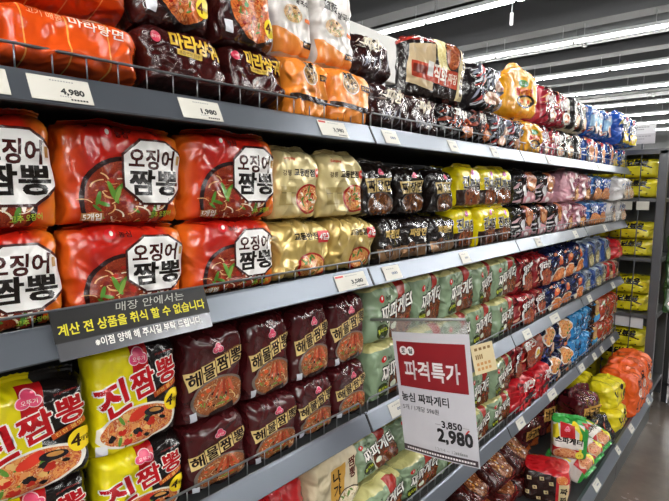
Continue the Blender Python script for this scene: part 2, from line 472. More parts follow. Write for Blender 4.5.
kind('seafood', 'maroon pack with tan lettering tiles and seafood bowl', .138, .17, .085,
     film('maroon_pack_film', [(0, '#431316'), (1, '#4a1518')], 'u', 'LINEAR', cr=.45), nvar=3, fin=.012, fin_ang=.9, amp=.0045, pinch=.03, gname='maroon packs')(seafood)

def gold(D):
    D.txt('brand_logo', 'Samyang', -.2, .36, .055, ink('#c2372b'), .24, .02, .1)
    D.txt('product_name', '강릉', -.26, .155, .08, ink('#4a3a22'), .17, .02); D.txt('product_name', '교동반점', .12, .165, .105, ink('#221710'), .46, .035)
    D.ell('seal_stamp', .41, .17, .05, .07, ink('#c43a2c')); D.txt('seal_stamp', '짬뽕', .41, .17, .045, ink(WHITE), .07, .01)
    D.txt('small_print', 'GANGNEUNG GYODONGBANJEOM JJAMPPONG', .02, .055, .018, ink('#7b6a3f'), .55, .0)
    D.rect('shop_sketch', -.24, -.17, .34, .26, ink('#a4925c')); D.rect('shop_sketch', -.24, -.13, .32, .015, ink('#7d6d45')); D.rect('shop_sketch', -.24, -.2, .1, .16, ink('#c0b07c'))
    D.bowl('bowl_picture', .22, -.22, .29, .22, ink('#98211d'), food(['#c2552d', '#dca45b', '#b23a22', '#e6cb97'], 150),
           [('n', ink('#efdcae'), .07), ('b', ink('#f0e6d0'), .03), ('l', ink('#4d7a2e'), .05), ('b', ink('#a92a1d'), .03), ('n', ink('#e3c285'), .07)], 34, 4, .86)
kind('gold', 'pale gold foil pack with red noodle bowl', .142, .14, .07,
     film('gold_foil', [(0, '#d8c68c'), (1, '#e0d09a')], 'u', 'LINEAR', rough=.35, metal=.25, cr=.55), fin=.012, fin_ang=.4, amp=.007, pinch=.04, gname='gold foil packs')(gold)
def goldlow(D):
    D.txt('product_name', '교동반점', .05, .22, .09, ink('#221710'), .4, .03)
    D.rect('count_badge', .35, .2, .2, .16, ink('#c22b30')); D.txt('count_badge', '4입', .35, .2, .09, ink(WHITE), .15, .02)
    D.bowl('bowl_picture', .1, -.3, .26, .18, ink('#98211d'), food(['#c2552d', '#dca45b', '#b23a22'], 150), [('n', ink('#efdcae'), .07), ('l', ink('#4d7a2e'), .05)], 16, 4, .86)
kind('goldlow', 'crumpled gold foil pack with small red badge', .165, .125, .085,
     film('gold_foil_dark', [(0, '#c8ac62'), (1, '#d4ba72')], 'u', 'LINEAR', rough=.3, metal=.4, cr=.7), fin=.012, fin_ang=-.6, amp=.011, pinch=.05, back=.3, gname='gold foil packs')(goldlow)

def blackbean(D):
    tan = ink('#bda56a')
    for i, ch in enumerate('짜장면'):
        a = -.27+.27*i; D.rect('name_panel', a, .08+.01*i, .25, .26, tan, 3); D.txt('lettering', ch, a, .08+.01*i, .2, ink('#1a120e'), .2, .04, 0, 3, 'name_panel')
    pink_logo(D, .02, .33, .75)
    D.bowl('bowl_picture', .0, -.27, .42, .25, ink('#4d4640'), food(['#241208', '#5d3214', '#3a1c0c', '#8a5528'], 150),
           [('n', ink('#7c4a22'), .09), ('n', ink('#5a3216'), .09), ('b', ink('#2a140a'), .04), ('n', ink('#a56c35'), .09)], 34, 6)
kind('blackbean', 'glossy black pack with tan lettering tiles', .128, .128, .07,
     film('black_pack_film', [(0, '#17110f'), (1, '#1c1512')], 'u', 'LINEAR', rough=.12, cr=.6), fin=.014, fin_ang=-.2, amp=.007, pinch=.03, gname='black packs')(blackbean)
def blackbean2(D):
    D.txt('product_name', '짜장면', .02, .12, .17, ink('#bfa15a'), .56, .04, .1)
    D.rect('foil_band', 0, -.3, .94, .26, ink('#8d6a4a', .3, .5))
    D.bowl('bowl_picture', -.2, -.22, .16, .14, ink('#3d3630'), food(['#241208', '#5d3214', '#3a1c0c'], 150), [('n', ink('#7c4a22'), .06)], 8, 6)
kind('blackbean2', 'black pack with gold lettering and bronze foil base', .125, .122, .085,
     film('black_pack_film', [(0, '#17110f'), (1, '#1c1512')]), fin=.012, fin_ang=-.9, amp=.007, pinch=.04, back=.35, gname='black packs')(blackbean2)
def yellowbean(D):
    D.poly('dark_print', [(-.48, -.5), (.48, -.5), (.48, -.02), (-.48, -.1)], ink('#2a160d'))
    D.bowl('bowl_picture', .05, -.27, .4, .27, ink('#3a2012'), food(['#3b1709', '#7c3a17', '#5a250e', '#a5602e'], 150),
           [('n', ink('#8c4a20'), .1), ('n', ink('#b06a35'), .1), ('b', ink('#3d160a'), .05)], 24, 6)
    D.otxt('product_name', '진', -.25, .09, .24, ink('#15100d'), ink('#f2efe6'), .25, .04, .085)
    D.otxt('product_name', '짜', .04, .06, .22, ink('#15100d'), ink('#f2efe6'), .22, .04, .085)
    D.otxt('product_name', '장', .3, .05, .22, ink('#15100d'), ink('#f2efe6'), .22, .04, .085)
    pink_logo(D, .05, .33, .7)
kind('yellowbean', 'bright yellow pack with black lettering and dark noodles', .165, .14, .075,
     film('yellow_pack_film', [(0, '#dcc80f'), (1, '#e8d61c')], 'u', 'LINEAR', cr=.4), fin=.012, fin_ang=.3, amp=.004, gname='yellow packs')(yellowbean)

def green(D):
    D.poly('red_ribbon', [(.04, .5), (.3, .5), (.24, .1), (.05, -.12), (-.06, -.1), (.08, .2)], ink('#9e2a22'))
    D.bowl('bowl_picture', .24, -.25, .4, .36, ink('#b9bda0'), food(['#2c1309', '#6b3517', '#4b210f', '#8d5426'], 130),
           [('n', ink('#7d4420'), .09), ('n', ink('#a1683a'), .09), ('b', ink('#3d1a0c'), .04), ('l', ink('#b03026'), .035)], 36, 7)
    D.otxt('product_name', '짜파게티', .07, .03, .24, ink('#f2f0e8'), ink('#1c1a14'), .78, .02, .09, .22, 9)
    red_dot_logo(D, -.29, .24, 1.1, '#26331c')
    D.ell('count_badge', -.28, -.3, .13, .1, ink('#2f3a16'), 20); D.txt('count_badge', '올리브', -.28, -.28, .06, ink('#c8d232'), .2, .02, 0, 10)
    D.ell('onion_ring', -.02, -.25, .07, .045, ink('#d7dcc4'), 18, None, 20)
kind('green', 'sage green pack with white slanted lettering', .195, .155, .08,
     film('green_pack_film', [(0, '#83997a'), (.6, '#8fa584'), (1, '#768c6a')], 'u', 'LINEAR', top=(.9, '#c8c283'), cr=.65), nvar=3, fin=.016, fin_ang=.5, amp=.0075, pinch=.04, sag=.1, gname='green packs')(green)

def hotorange(D):
    D.txt('product_name', '마라탕면', .14, .17, .09, ink('#f0e2d2'), .38, .016, 0, -6)
    D.txt('small_print', '고기 매콤', -.2, .22, .07, ink('#f0b48a'), .22, .01, 0, -6)
    D.ell('brand_logo', .12, .35, .1, .035, ink('#e8a37a'), 18)
kind('hotorange', 'crumpled bright orange pack with thin white lettering', .185, .10, .15,
     film('orange_pack_film', [(0, '#d94a12'), (1, '#e0561a')], 'u', 'LINEAR', cr=.8, rough=.22, lines=(1.1, '#eda04a')), fin=.014, fin_ang=-1, amp=.011, pinch=.06, sag=.2, back=.45, gname='orange packs')(hotorange)

def mala(D):
    D.otxt('product_name', '마라', -.02, .14, .2, ink('#d9b43c'), ink('#4a1c12'), .3, .04, .08, 0, -4)
    D.otxt('product_name', '샹궈', .27, .1, .17, ink('#d9b43c'), ink('#4a1c12'), .28, .04, .08, 0, -4)
    D.rect('flavour_strip', 0.02, -.04, .3, .06, ink('#c9a84a'), -4); D.txt('flavour_strip', '볶음면의 진수', 0.02, -.04, .035, ink('#33110e'), .25, .01, 0, -4)
    D.ell('brand_logo', -.33, .16, .06, .05, ink('#c43a52'), 18, None, -30); D.txt('brand_logo', '오뚜기', -.33, .16, .03, ink('#f0c8cc'), .09)
kind('mala', 'dark maroon pack with yellow lettering', .15, .105, .13,
     film('dark_maroon_film', [(0, '#34100f'), (1, '#3d1413')], 'u', 'LINEAR', rough=.22, cr=.8), fin=.014, fin_ang=-1, amp=.009, pinch=.05, sag=.15, back=.35, gname='dark maroon packs')(mala)
def malabowl(D):
    D.bowl('bowl_picture', .1, .02, .44, .5, ink('#221a1a'), food(['#b8401b', '#d97a35', '#8e2a12', '#e0a25c'], 110),
           [('n', ink('#e08a45'), .1), ('n', ink('#c75a28'), .1), ('b', ink('#e5b07c'), .035), ('l', ink('#4f7d2c'), .04), ('b', ink('#8a1d14'), .03), ('n', ink('#d9733a'), .1)], 90, 8)
    D.ell('bowl_picture', -.04, .0, .04, .03, ink('#3f7a2c'), 10)
    D.ell('count_badge', .34, -.22, .1, .12, ink('#ecd233')); D.txt('count_badge', '4', .3, -.22, .12, ink('#5a2a12'), None, .03); D.txt('count_badge', '개입', .37, -.23, .05, ink('#5a2a12'), None, .01)
    D.rect('code_panel', -.36, -.32, .11, .15, ink('#dadbe2'), -5)
kind('malabowl', 'dark maroon pack with big bowl of red noodles', .15, .15, .12,
     film('dark_maroon_film', [(0, '#34100f'), (1, '#3d1413')]), fin=.012, fin_ang=-.5, amp=.006, pinch=.04, gname='dark maroon packs')(malabowl)

def ricewhite(D):
    D.poly('orange_base', [(-.48, -.5), (.48, -.5), (.48, -.38), (-.48, -.22)], ink('#e08a3c'))
    D.txt('product_name', '薑黃', -.16, .17, .16, ink('#1d1815'), .36, .03, 0, -3); D.txt('product_name', '쌀국수', .22, .1, .13, ink('#2a211b'), .36, .02, 0, -8)
    D.bowl('bowl_picture', -.05, -.06, .27, .16, ink('#c8c0b2'), food(['#a86a2a', '#d9b070', '#7c4a1c', '#e8d0a0'], 160), [('n', ink('#e8d09c'), .06), ('b', ink('#5a3a1a'), .03), ('l', ink('#5d7a35'), .04)], 26, 3)
    D.rect('flavour_strip', .33, -.1, .16, .07, ink('#d96a2a'), -8); D.rect('name_panel', .3, -.36, .22, .11, ink('#2a1a12'), -6); D.txt('name_panel', '2인분', .3, -.36, .05, ink('#d9963c'), .15, .01, 0, -6)
kind('ricewhite', 'white rice noodle bag with black brush lettering', .125, .19, .08,
     film('white_bag_film', [(0, '#cfcac6'), (1, '#dcd8d2')], 'u', 'LINEAR', rough=.25, cr=.55), fin=.014, fin_ang=.2, amp=.006, gname='rice noodle bags')(ricewhite)
def riceorange(D):
    D.bowl('bowl_picture', -.05, .2, .2, .17, ink('#e6d6b8'), food(['#5a3a1c', '#b5853f', '#33200f', '#d9b070'], 160), [('n', ink('#e8d09c'), .05), ('b', ink('#3a2412'), .03)], 18, 3)
    D.txt('product_name', '薑黃', -.08, .34, .1, ink('#1d1510'), .24, .03)
    D.rect('name_panel', .3, .17, .22, .1, ink('#2a1a12'), -4); D.txt('name_panel', '쌀국수', .3, .17, .06, ink('#e0a040'), .19, .01, 0, -4)
    D.poly('dark_band', [(-.47, -.12), (.47, -.16), (.47, -.26), (-.47, -.2)], ink('#2b1a10'))
kind('riceorange', 'orange rice noodle bag with dark band', .135, .135, .11,
     film('light_orange_film', [(0, '#e8862c'), (1, '#ef9438')], 'u', 'LINEAR', rough=.2, cr=.7), fin=.014, fin_ang=-.6, amp=.009, pinch=.05, back=.3, gname='rice noodle bags')(riceorange)

# packs further along the aisle
def silverdark(D):
    shards(D, 'silver_print', 16, (-.36, .36, .04, .26), .07, ['#c9c0b0', '#6a5c54', '#e0d9cc'], 4, .2, 20)
    D.txt('product_name', '짜장', .0, .13, .16, ink('#e8dfc8'), .4, .03, .2, -5)
    shards(D, 'clear_window', 14, (-.34, .34, -.36, -.14), .08, ['#8d93a0', '#2f2a30', '#b5b9c4'], 9, .12, 75)
kind('silverdark', 'dark maroon shiny pack with silvery lettering', .16, .105, .12,
     film('wine_film', [(0, '#2e1413'), (1, '#381a18')], 'u', 'LINEAR', rough=.15, cr=1.0), near=False, fin=.012, fin_ang=-.8, amp=.01, pinch=.05, back=.3, sag=.15, gname='dark shiny packs')(silverdark)
def bigflame(D):
    D.poly('cream_panel', [(-.47, -.3), (-.08, -.38), (-.05, .36), (-.45, .3)], ink('#b8a27e'))
    D.poly('cream_panel#2', [(.31, -.46), (.44, -.46), (.47, .36), (.36, .42)], ink('#c9b88f'))
    for i in range(7): D.rect('cream_panel#2', .385+.008*i, -.35+.11*i, .05, .05, ink('#4a3322'), 0)
    D.ell('noodle_picture', .1, .22, .13, .24, food(['#c9b56a', '#e6dba0', '#a8924a'], 120), 18, None, 15); D.bowl('noodle_picture', .24, .25, .13, .17, ink('#2b1712'), food(['#6b2a16', '#a5522a', '#3c160c'], 120), [('n', ink('#c98a4a'), .06)], 8, 2)
    D.poly('name_panel', [(-.42, -.2), (.31, -.3), (.33, -.02), (-.42, .04)], ink('#a33a24'))
    D.rect('code_panel', -.13, -.05, .09, .14, ink('#d7d4d0'), -5)
    D.txt('lettering', '직화', .04, -.1, .17, ink('#efe6da'), .22, .03, 0, -5, 'name_panel'); D.txt('lettering', '짜장', .24, -.14, .1, ink('#e3cdb8'), .14, .02, 0, -5, 'name_panel')
    D.rect('small_print', -.3, -.08, .2, .08, ink('#6b2417'), -4)
kind('bigflame', 'big tilted black pack with cream panel and red lettering band', .30, .19, .13,
     film('black_red_top_film', [(0, '#1e1715'), (1, '#241a17')], 'u', 'LINEAR', top=(.88, '#8d2a22'), rough=.22, cr=.6), nvar=1, fin=.014, fin_ang=-.9, amp=.009, sag=.12, back=.3, gname='dark shiny packs')(bigflame)
def zebra(D):
    shards(D, 'silver_stripes', 26, (-.42, .42, -.16, .4), .15, ['#c8ccd6', '#5a5e6c', '#231f21', '#a02c30'], 3, .12, 50)
    D.ell('noodle_picture', -.05, -.28, .3, .12, food(['#5a2a18', '#c9a27a', '#8e3a24', '#e0d0b0'], 90), 20); D.ell('noodle_picture', .2, .02, .14, .11, food(['#8e2f24', '#e3d0b8'], 90), 14)
kind('zebra', 'black pack with silver stripes', .17, .15, .12,
     film('black_silver_film', [(0, '#1a1618'), (1, '#221d20')], 'u', 'LINEAR', rough=.13, cr=1.0), near=False, fin=.014, fin_ang=-.3, amp=.01, sag=.12, gname='dark shiny packs')(zebra)
def blackflame(D):
    D.txt('product_name', '짜왕', .0, .14, .17, ink('#d9d4cc'), .42, .03, .2, -4)
    shards(D, 'flame_print', 20, (-.4, .4, -.24, -.02), .1, ['#a83a24', '#d0592e', '#5e1c14'], 5, .2, 15)
    D.ell('noodle_picture', .15, -.33, .25, .1, food(['#6b2a16', '#c97a4a', '#3c160c'], 90), 14)
kind('blackflame', 'black pack with orange-red picture', .17, .105, .12,
     film('black_glossy_film', [(0, '#141112'), (1, '#1a1617')], 'u', 'LINEAR', rough=.14, cr=1.0), near=False, fin=.012, fin_ang=-.8, amp=.01, back=.3, sag=.12, gname='dark shiny packs')(blackflame)
def amber(D):
    D.ell('brand_logo', .02, .12, .14, .07, ink('#4f8d3a'), 18); D.txt('brand_logo', '맛좋은', .02, .12, .06, ink(WHITE), .2, .01)
    D.txt('product_name', '찰비빔면', .05, -.04, .13, ink('#c8321f'), .5, .03, 0, 3)
    D.ell('bowl_picture', .08, -.22, .27, .12, ink('#2b1a10'), 22, None, 6); D.ell('bowl_picture', .08, -.22, .22, .085, ink('#e8b65c'), 20, None, 6)
    for i in range(3): D.ell('bowl_picture', -.02+.1*i, -.22, .05, .045, ink(['#d9642a', '#e8d9a0', '#c9481f'][i]), 10)
kind('amber', 'amber yellow bag with black outlined bowl', .2, .19, .12,
     film('amber_film', [(0, '#e09a1a'), (1, '#eaaa28')], 'u', 'LINEAR', rough=.24, cr=.6), near=False, fin=.02, fin_ang=.1, amp=.011, pinch=.12, sag=.34, sagp=1.6, gname='amber bags')(amber)
def redmix(D):
    R = random.Random(8)
    D.txt('product_name', '비빔면', .02, .1, .26, ink('#ece6e4'), .7, .05, 0, 8)
    D.txt('product_name', '매운', -.2, .33, .14, ink('#231a1a'), .3, .04, 0, 8)
    D.ell('bowl_picture', .1, -.27, .3, .16, ink('#e4ded6'), 20); D.ell('bowl_picture', .1, -.27, .24, .12, food(['#8e1f1c', '#d98a5a', '#e8d9c0'], 90), 18)
kind('redmix', 'crimson pack with white and black lettering', .16, .15, .12,
     film('crimson_film', [(0, '#a52234'), (1, '#b92a40')], 'u', 'LINEAR', rough=.25, cr=.7), near=False, fin=.012, fin_ang=.3, amp=.008, gname='crimson packs')(redmix)
def creamblack(D):
    D.poly('black_stripe', [(-.5, -.5), (-.18, -.5), (-.1, .5), (-.5, .5)], ink('#1d1a1b'))
    D.txt('product_name', '국수', .15, .2, .2, ink('#1d1715'), .5, .05, 0, 8)
    D.ell('bowl_picture', .16, -.2, .3, .2, ink('#7a3a22'), 20); D.ell('bowl_picture', .16, -.2, .24, .15, food(['#c97a4a', '#e8d0a8', '#a5482a'], 90), 18)
kind('creamblack', 'cream pack with black side stripe', .16, .15, .12,
     film('cream_film', [(0, '#e0d6bc'), (1, '#e8dfc8')], 'u', 'LINEAR', rough=.3, cr=.45), near=False, fin=.012, fin_ang=.5, amp=.005, gname='cream and black packs')(creamblack)
def bluebowl(D):
    D.poly('sky_panel', [(-.47, .12), (.47, .3), (.47, -.1), (-.47, -.24)], ink('#8db9dc'))
    D.txt('product_name', '라면', .0, .2, .2, ink('#f0f2f5'), .5, .05, 0, 8)
    D.ell('bowl_picture', .12, -.2, .26, .2, ink('#efe9df'), 20); D.ell('bowl_picture', .12, -.2, .2, .15, food(['#b5482a', '#e0a878', '#8e2f1c'], 90), 18)
kind('bluebowl', 'bright blue pack with white bowl', .16, .16, .12,
     film('blue_film', [(0, '#1d56a8'), (1, '#2768bb')], 'u', 'LINEAR', rough=.25, cr=.6), near=False, fin=.012, fin_ang=.4, amp=.007, gname='blue packs')(bluebowl)
def bluestripe(D):
    D.poly('white_stripe', [(-.3, -.5), (-.02, -.5), (.3, .5), (.06, .5)], ink('#e4e4ea'))
    D.ell('noodle_picture', .08, -.1, .2, .26, food(['#c9502e', '#e3a87c', '#a8321f'], 80), 18)
    D.txt('product_name', '라면', -.1, .3, .18, ink('#c62a2c'), .4, .05, 0, 5)
kind('bluestripe', 'blue pack with white stripe and orange noodles', .16, .14, .12,
     film('deep_blue_film', [(0, '#1c4596'), (1, '#2456ab')], 'u', 'LINEAR', rough=.25, cr=.6), near=False, fin=.012, fin_ang=.4, amp=.007, gname='blue packs')(bluestripe)
def bluelast(D):
    D.otxt('product_name', '사리면', .0, .08, .2, ink('#1a1c2a'), ink('#dfe6f0'), .7, .04, .1)
    D.ell('brand_logo', .0, .3, .12, .08, ink('#cf6a78'), 16)
    D.rect('yellow_panel', .02, -.26, .7, .3, ink('#e0c832')); D.ell('noodle_picture', -.06, -.22, .24, .14, food(['#d9a24a', '#efd58c', '#a8621f'], 80), 18)
kind('bluelast', 'royal blue pack with yellow panel under black lettering', .2, .19, .1,
     film('royal_blue_film', [(0, '#1649a5'), (1, '#1f57b8')], 'u', 'LINEAR', rough=.22, cr=.7), near=False, fin=.014, fin_ang=.2, amp=.008, sag=.12, gname='royal blue packs')(bluelast)
def blackpink(D):
    D.ell('noodle_picture', .12, .2, .26, .24, food(['#6b2a16', '#b5643a', '#8e3f22'], 70), 18); D.ell('noodle_picture', .12, .05, .16, .1, ink('#c98a5a'), 12)
    D.poly('pink_print', [(-.3, -.5), (.4, -.5), (.25, -.18), (-.05, -.12), (-.25, -.25)], ink('#c98d98'))
    D.ell('white_print', -.22, -.1, .09, .14, ink('#d9d6d8'), 9, None, 20); D.ell('white_print', -.05, -.38, .1, .07, ink('#e8dde0'), 9)
kind('blackpink', 'black pack with pink and brown picture', .19, .14, .1,
     film('charcoal_film', [(0, '#191718'), (.86, '#1d1b1d'), (.88, '#cdbb2a'), (.94, '#2d62a5')], 'u', 'CONSTANT', rough=.2, cr=.6), near=False, fin=.012, fin_ang=.3, amp=.006, gname='black and pink packs')(blackpink)
def pink(D):
    D.ell('bowl_picture', .1, -.24, .3, .19, ink('#8d4a36'), 22); D.ell('bowl_picture', .1, -.24, .25, .14, food(['#d9864a', '#eec08a', '#c26a30'], 80), 18)
    D.txt('product_name', '볶음면', -.02, .12, .15, ink('#8e4a62'), .5, .03, 0, 6)
    D.ell('white_print', -.3, .0, .1, .2, ink('#f0dfe2'), 10, None, 10)
kind('pink', 'pale pink pack with orange bowl', .2, .14, .12,
     film('pink_film', [(0, '#dc9fac'), (1, '#e8b4be')], 'u', 'LINEAR', rough=.28, cr=.8), near=False, fin=.014, fin_ang=.3, amp=.012, sag=.12, gname='pink packs')(pink)
def bluesnack(D):
    D.rect('name_panel', .0, .16, .62, .3, ink('#1c4a9e')); D.txt('lettering', '스낵면', .0, .16, .2, ink('#e6ebf2'), .55, .05, 0, 0, 'name_panel')
    D.ell('noodle_picture', .03, -.27, .44, .22, food(['#b5542e', '#dc9a62', '#8e3a1e', '#eabf8c'], 70), 20)
kind('bluesnack', 'blue pack with white lettering over copper noodles', .2, .14, .12,
     film('sky_blue_film', [(0, '#2d66b4'), (1, '#3a78c4')], 'u', 'LINEAR', top=(.86, '#5f9ad4'), bot=(.3, '#c9a893'), rough=.25, cr=.7), near=False, fin=.012, fin_ang=.3, amp=.008, gname='blue and copper packs')(bluesnack)
def whitered(D):
    D.txt('product_name', '사골면', .0, .2, .14, ink('#2c4a86'), .6, .03)
    D.ell('noodle_picture', .03, -.22, .4, .2, ink('#cdbfae'), 20); D.ell('noodle_picture', .03, -.22, .33, .15, food(['#e0c9a0', '#b5643a', '#efe4cc', '#7d8a4a'], 70), 18)
    D.rect('red_stripe', .2, .02, .4, .06, ink('#b53a35'))
kind('whitered', 'white pack with noodle bowl', .17, .14, .12,
     film('white_film', [(0, '#d9d7d6'), (1, '#e6e4e2')], 'u', 'LINEAR', rough=.28, cr=.6), near=False, fin=.012, fin_ang=.3, amp=.007, gname='white packs')(whitered)
def redhot(D):
    D.otxt('product_name', '열라면', .06, .17, .2, ink('#efe9e4'), ink('#3c0d0f'), .68, .03, .09, .15, 6)
    D.bowl('bowl_picture', .12, -.22, .38, .26, ink('#2a1414'), food(['#5a1f14', '#a8482a', '#7c2a1a', '#c98a5a'], 90), [('n', ink('#c27a4a'), .1), ('b', ink('#7e1a16'), .05)], 12, 3)
    D.ell('white_print', -.25, -.1, .07, .13, ink('#ddd5cf'), 10, None, 20)
kind('redhot', 'dark red pack with slanted white lettering', .18, .15, .11,
     film('dark_red_film', [(0, '#8e1a20'), (1, '#a52228')], 'u', 'LINEAR', rough=.25, cr=.6), near=False, fin=.012, fin_ang=.3, amp=.008, gname='dark red packs')(redhot)
def navy(D):
    D.ell('flame_print', .1, .18, .17, .12, ink('#c9562e'), 10, None, 20); D.ell('flame_print', .14, .24, .1, .07, ink('#e09a6a'), 9)
    D.ell('noodle_picture', -.02, -.28, .46, .22, ink('#d9cdb8'), 20, None, 10); D.ell('noodle_picture', -.0, -.28, .4, .19, food(['#a8441f', '#d98a4a', '#c2642e', '#8e2f18'], 80), 18, None, 10)
    shards(D, 'white_print', 5, (-.3, -.12, .0, .14), .08, ['#c8cdd9', '#c26a3a', '#3a4a8a'], 3, .2, 40)
kind('navy', 'navy blue pack with orange noodles at its foot', .17, .15, .11,
     film('navy_film', [(0, '#141c44'), (1, '#1c2656')], 'u', 'LINEAR', rough=.16, cr=.9), near=False, fin=.012, fin_ang=.3, amp=.009, gname='navy packs')(navy)
def creamblue(D):
    D.rect('blue_side', -.36, 0, .2, 1, ink('#27427e')); D.txt('lettering', 'Jin', .14, .27, .2, ink('#1f2a4a'), .42, .04)
    D.ell('bowl_picture', .12, -.17, .3, .22, ink('#6c6a5a'), 20); D.ell('bowl_picture', .12, -.17, .25, .17, food(['#c9b27a', '#e6dcb0', '#8a8a5a', '#b5803f'], 80), 18)
kind('creamblue', 'pale blue and cream pack with noodle bowl', .18, .14, .11,
     film('pale_blue_film', [(0, '#a9b9cc'), (1, '#c3ccd4')], 'u', 'LINEAR', rough=.28, cr=.5), near=False, fin=.012, fin_ang=.3, amp=.006, gname='pale blue packs')(creamblue)
def redcream(D):
    D.txt('lettering', 'Jin', .06, .27, .2, ink('#3a1512'), .42, .04); D.rect('red_side', -.36, 0, .2, 1, ink('#a82a28'))
    D.ell('bowl_picture', .12, -.17, .3, .22, ink('#6c4a3a'), 20); D.ell('bowl_picture', .12, -.17, .25, .17, food(['#c9743a', '#e6c890', '#a8442a'], 80), 18)
kind('redcream', 'cream pack with red side and noodle bowl', .16, .13, .11,
     film('cream_two_film', [(0, '#cfc0a8'), (1, '#dccdb4')], 'u', 'LINEAR', rough=.28, cr=.5), near=False, fin=.012, amp=.006, gname='cream packs')(redcream)
def redbag(D):
    D.txt('product_name', '라면', .0, .05, .16, ink('#8e1418'), .4, .03)
kind('redbag', 'plain bright red bag', .17, .13, .11,
     film('bright_red_film', [(0, '#bd1a22'), (1, '#c9222a')], 'u', 'LINEAR', rough=.2, cr=1.0), near=False, fin=.014, fin_ang=-.4, amp=.014, pinch=.1, sag=.2, gname='red bags')(redbag)
def redshiny(D):
    D.txt('product_name', '라면', .05, .22, .17, ink('#e8d8d4'), .42, .04, .2, 10)
    D.rect('dark_print', .1, -.08, .5, .08, ink('#2a0d10'), 8)
kind('redshiny', 'shiny crumpled red pack', .22, .14, .12,
     film('shiny_red_film', [(0, '#b8151f'), (1, '#c71c28')], 'u', 'LINEAR', rough=.17, cr=1.1), near=False, fin=.014, fin_ang=-.4, amp=.014, pinch=.06, sag=.2, gname='red packs')(redshiny)
def redegg(D):
    D.ell('bowl_picture', .08, -.05, .42, .42, ink('#7a2a1c'), 22); D.ell('bowl_picture', .08, -.05, .38, .38, food(['#5c1f12', '#9a3a1e', '#7a2a18', '#b86038'], 70), 22)
    D.ell('egg_picture', .16, -.06, .12, .14, ink('#eee8dc'), 18); D.ell('egg_picture', .17, -.05, .07, .08, ink('#d9b23c'), 14)
    D.txt('product_name', '쫄면', -.12, .3, .17, ink('#e3dad2'), .4, .03, .1, 8)
kind('redegg', 'red pack with halved egg on dark bowl', .2, .15, .11,
     film('tomato_film', [(0, '#b3221f'), (1, '#8e1a1c')], 'u', 'LINEAR', rough=.22, cr=.7), near=False, nvar=1, fin=.012, amp=.008, gname='red packs')(redegg)
def navybowl(D):
    D.bowl('bowl_picture', -.05, .2, .4, .24, ink('#e4ded2'), food(['#b5481f', '#e08a42', '#d9a868', '#9e3414'], 80), [('b', ink('#5a7a35'), .05), ('n', ink('#e8a860'), .09)], 10, 4, .88)
    D.ell('flame_print', .22, -.22, .14, .12, ink('#cfa78c'), 10, None, 20); D.ell('flame_print', .05, -.36, .12, .06, ink('#c26a3a'), 9)
kind('navybowl', 'navy pack with white bowl of orange noodles', .2, .15, .11,
     film('navy_film_two', [(0, '#121a40'), (1, '#1a2454')], 'u', 'LINEAR', rough=.18, cr=.8), near=False, fin=.012, amp=.009, gname='navy packs')(navybowl)
def skyblue(D):
    shards(D, 'dark_print', 14, (-.4, .4, -.2, .4), .1, ['#3a2a22', '#16263c', '#6b4a30'], 6, .2, 70); shards(D, 'white_print', 8, (-.4, .4, -.4, .4), .06, ['#cfe0ea'], 7, .2, 30)
kind('skyblue', 'crumpled sky blue pack', .2, .15, .11,
     film('sky_film', [(0, '#2a86c6'), (1, '#3b9ad8')], 'u', 'LINEAR', rough=.22, cr=1.0), near=False, fin=.012, amp=.014, sag=.15, gname='sky blue packs')(skyblue)
def brownpic(D):
    D.ell('noodle_picture', .0, .18, .36, .22, food(['#8e5a2a', '#d9a868', '#5c3216'], 70), 18); D.rect('blue_label', .0, -.2, .7, .2, ink('#4aa0d4')); D.rect('yellow_label', .05, -.05, .5, .08, ink('#d8c84a'))
kind('brownpic', 'dark brown pack with sky blue label', .18, .15, .11, film('umber_film', [(0, '#2c1a12'), (1, '#38221a')], rough=.22), near=False, nvar=1, fin=.012, amp=.007, gname='brown packs')(brownpic)
def patchred(D):
    R = random.Random(12)
    shards(D, 'mixed_print', 26, (-.42, .42, -.44, .44), .11, ['#d9cdb0', '#7e8a5a', '#8e1f1a', '#e8dcc8'], 12, .25, 60)
kind('patchred', 'brick red pack with cream blotches', .18, .14, .11, film('brick_film', [(0, '#a53e22'), (1, '#b34a2a')], rough=.25), near=False, nvar=2, fin=.012, amp=.009, gname='brick red packs')(patchred)
def redblue(D):
    D.poly('blue_band', [(-.5, -.36), (.5, -.2), (.5, -.02), (-.5, -.2)], ink('#1f3a8e'))
kind('redblue', 'glossy red pack with blue stripe', .2, .15, .11, film('scarlet_film', [(0, '#c01a20'), (1, '#ca242a')], rough=.22), nvar=1, fin=.012, amp=.008, gname='red packs')(redblue)
def nagasaki(D):
    D.poly('name_panel', [(-.15, -.5), (.12, -.5), (.16, .26), (-.12, .22)], ink('#c9983f')); D.txt('lettering', '나', .0, .1, .16, ink('#2a1a10'), None, .03, 0, 3, 'name_panel'); D.txt('lettering', '가', .0, -.09, .16, ink('#2a1a10'), None, .03, 0, 3, 'name_panel'); D.txt('lettering', '사키', .0, -.28, .12, ink('#2a1a10'), None, .03, 0, 3, 'name_panel')
    D.txt('product_name', '짬', .29, .22, .14, ink('#5a1f1a'), None, .03, 0, 5); D.txt('product_name', '뽕', .31, .05, .14, ink('#5a1f1a'), None, .03, 0, 5)
    D.bowl('bowl_picture', .22, -.3, .24, .16, ink('#3a2a22'), food(['#d9c8a0', '#efe4c8', '#a88a5a'], 120), [('n', ink('#efe4c4'), .06), ('l', ink('#6c8a4a'), .04)], 14, 4)
kind('nagasaki', 'cream pack with tan vertical name strip', .18, .17, .11,
     film('ivory_film', [(0, '#d8c8a4'), (1, '#e2d4b4')], 'u', 'LINEAR', rough=.28, cr=.6), nvar=1, fin=.012, fin_ang=-.5, amp=.007, sag=.1, gname='cream packs')(nagasaki)
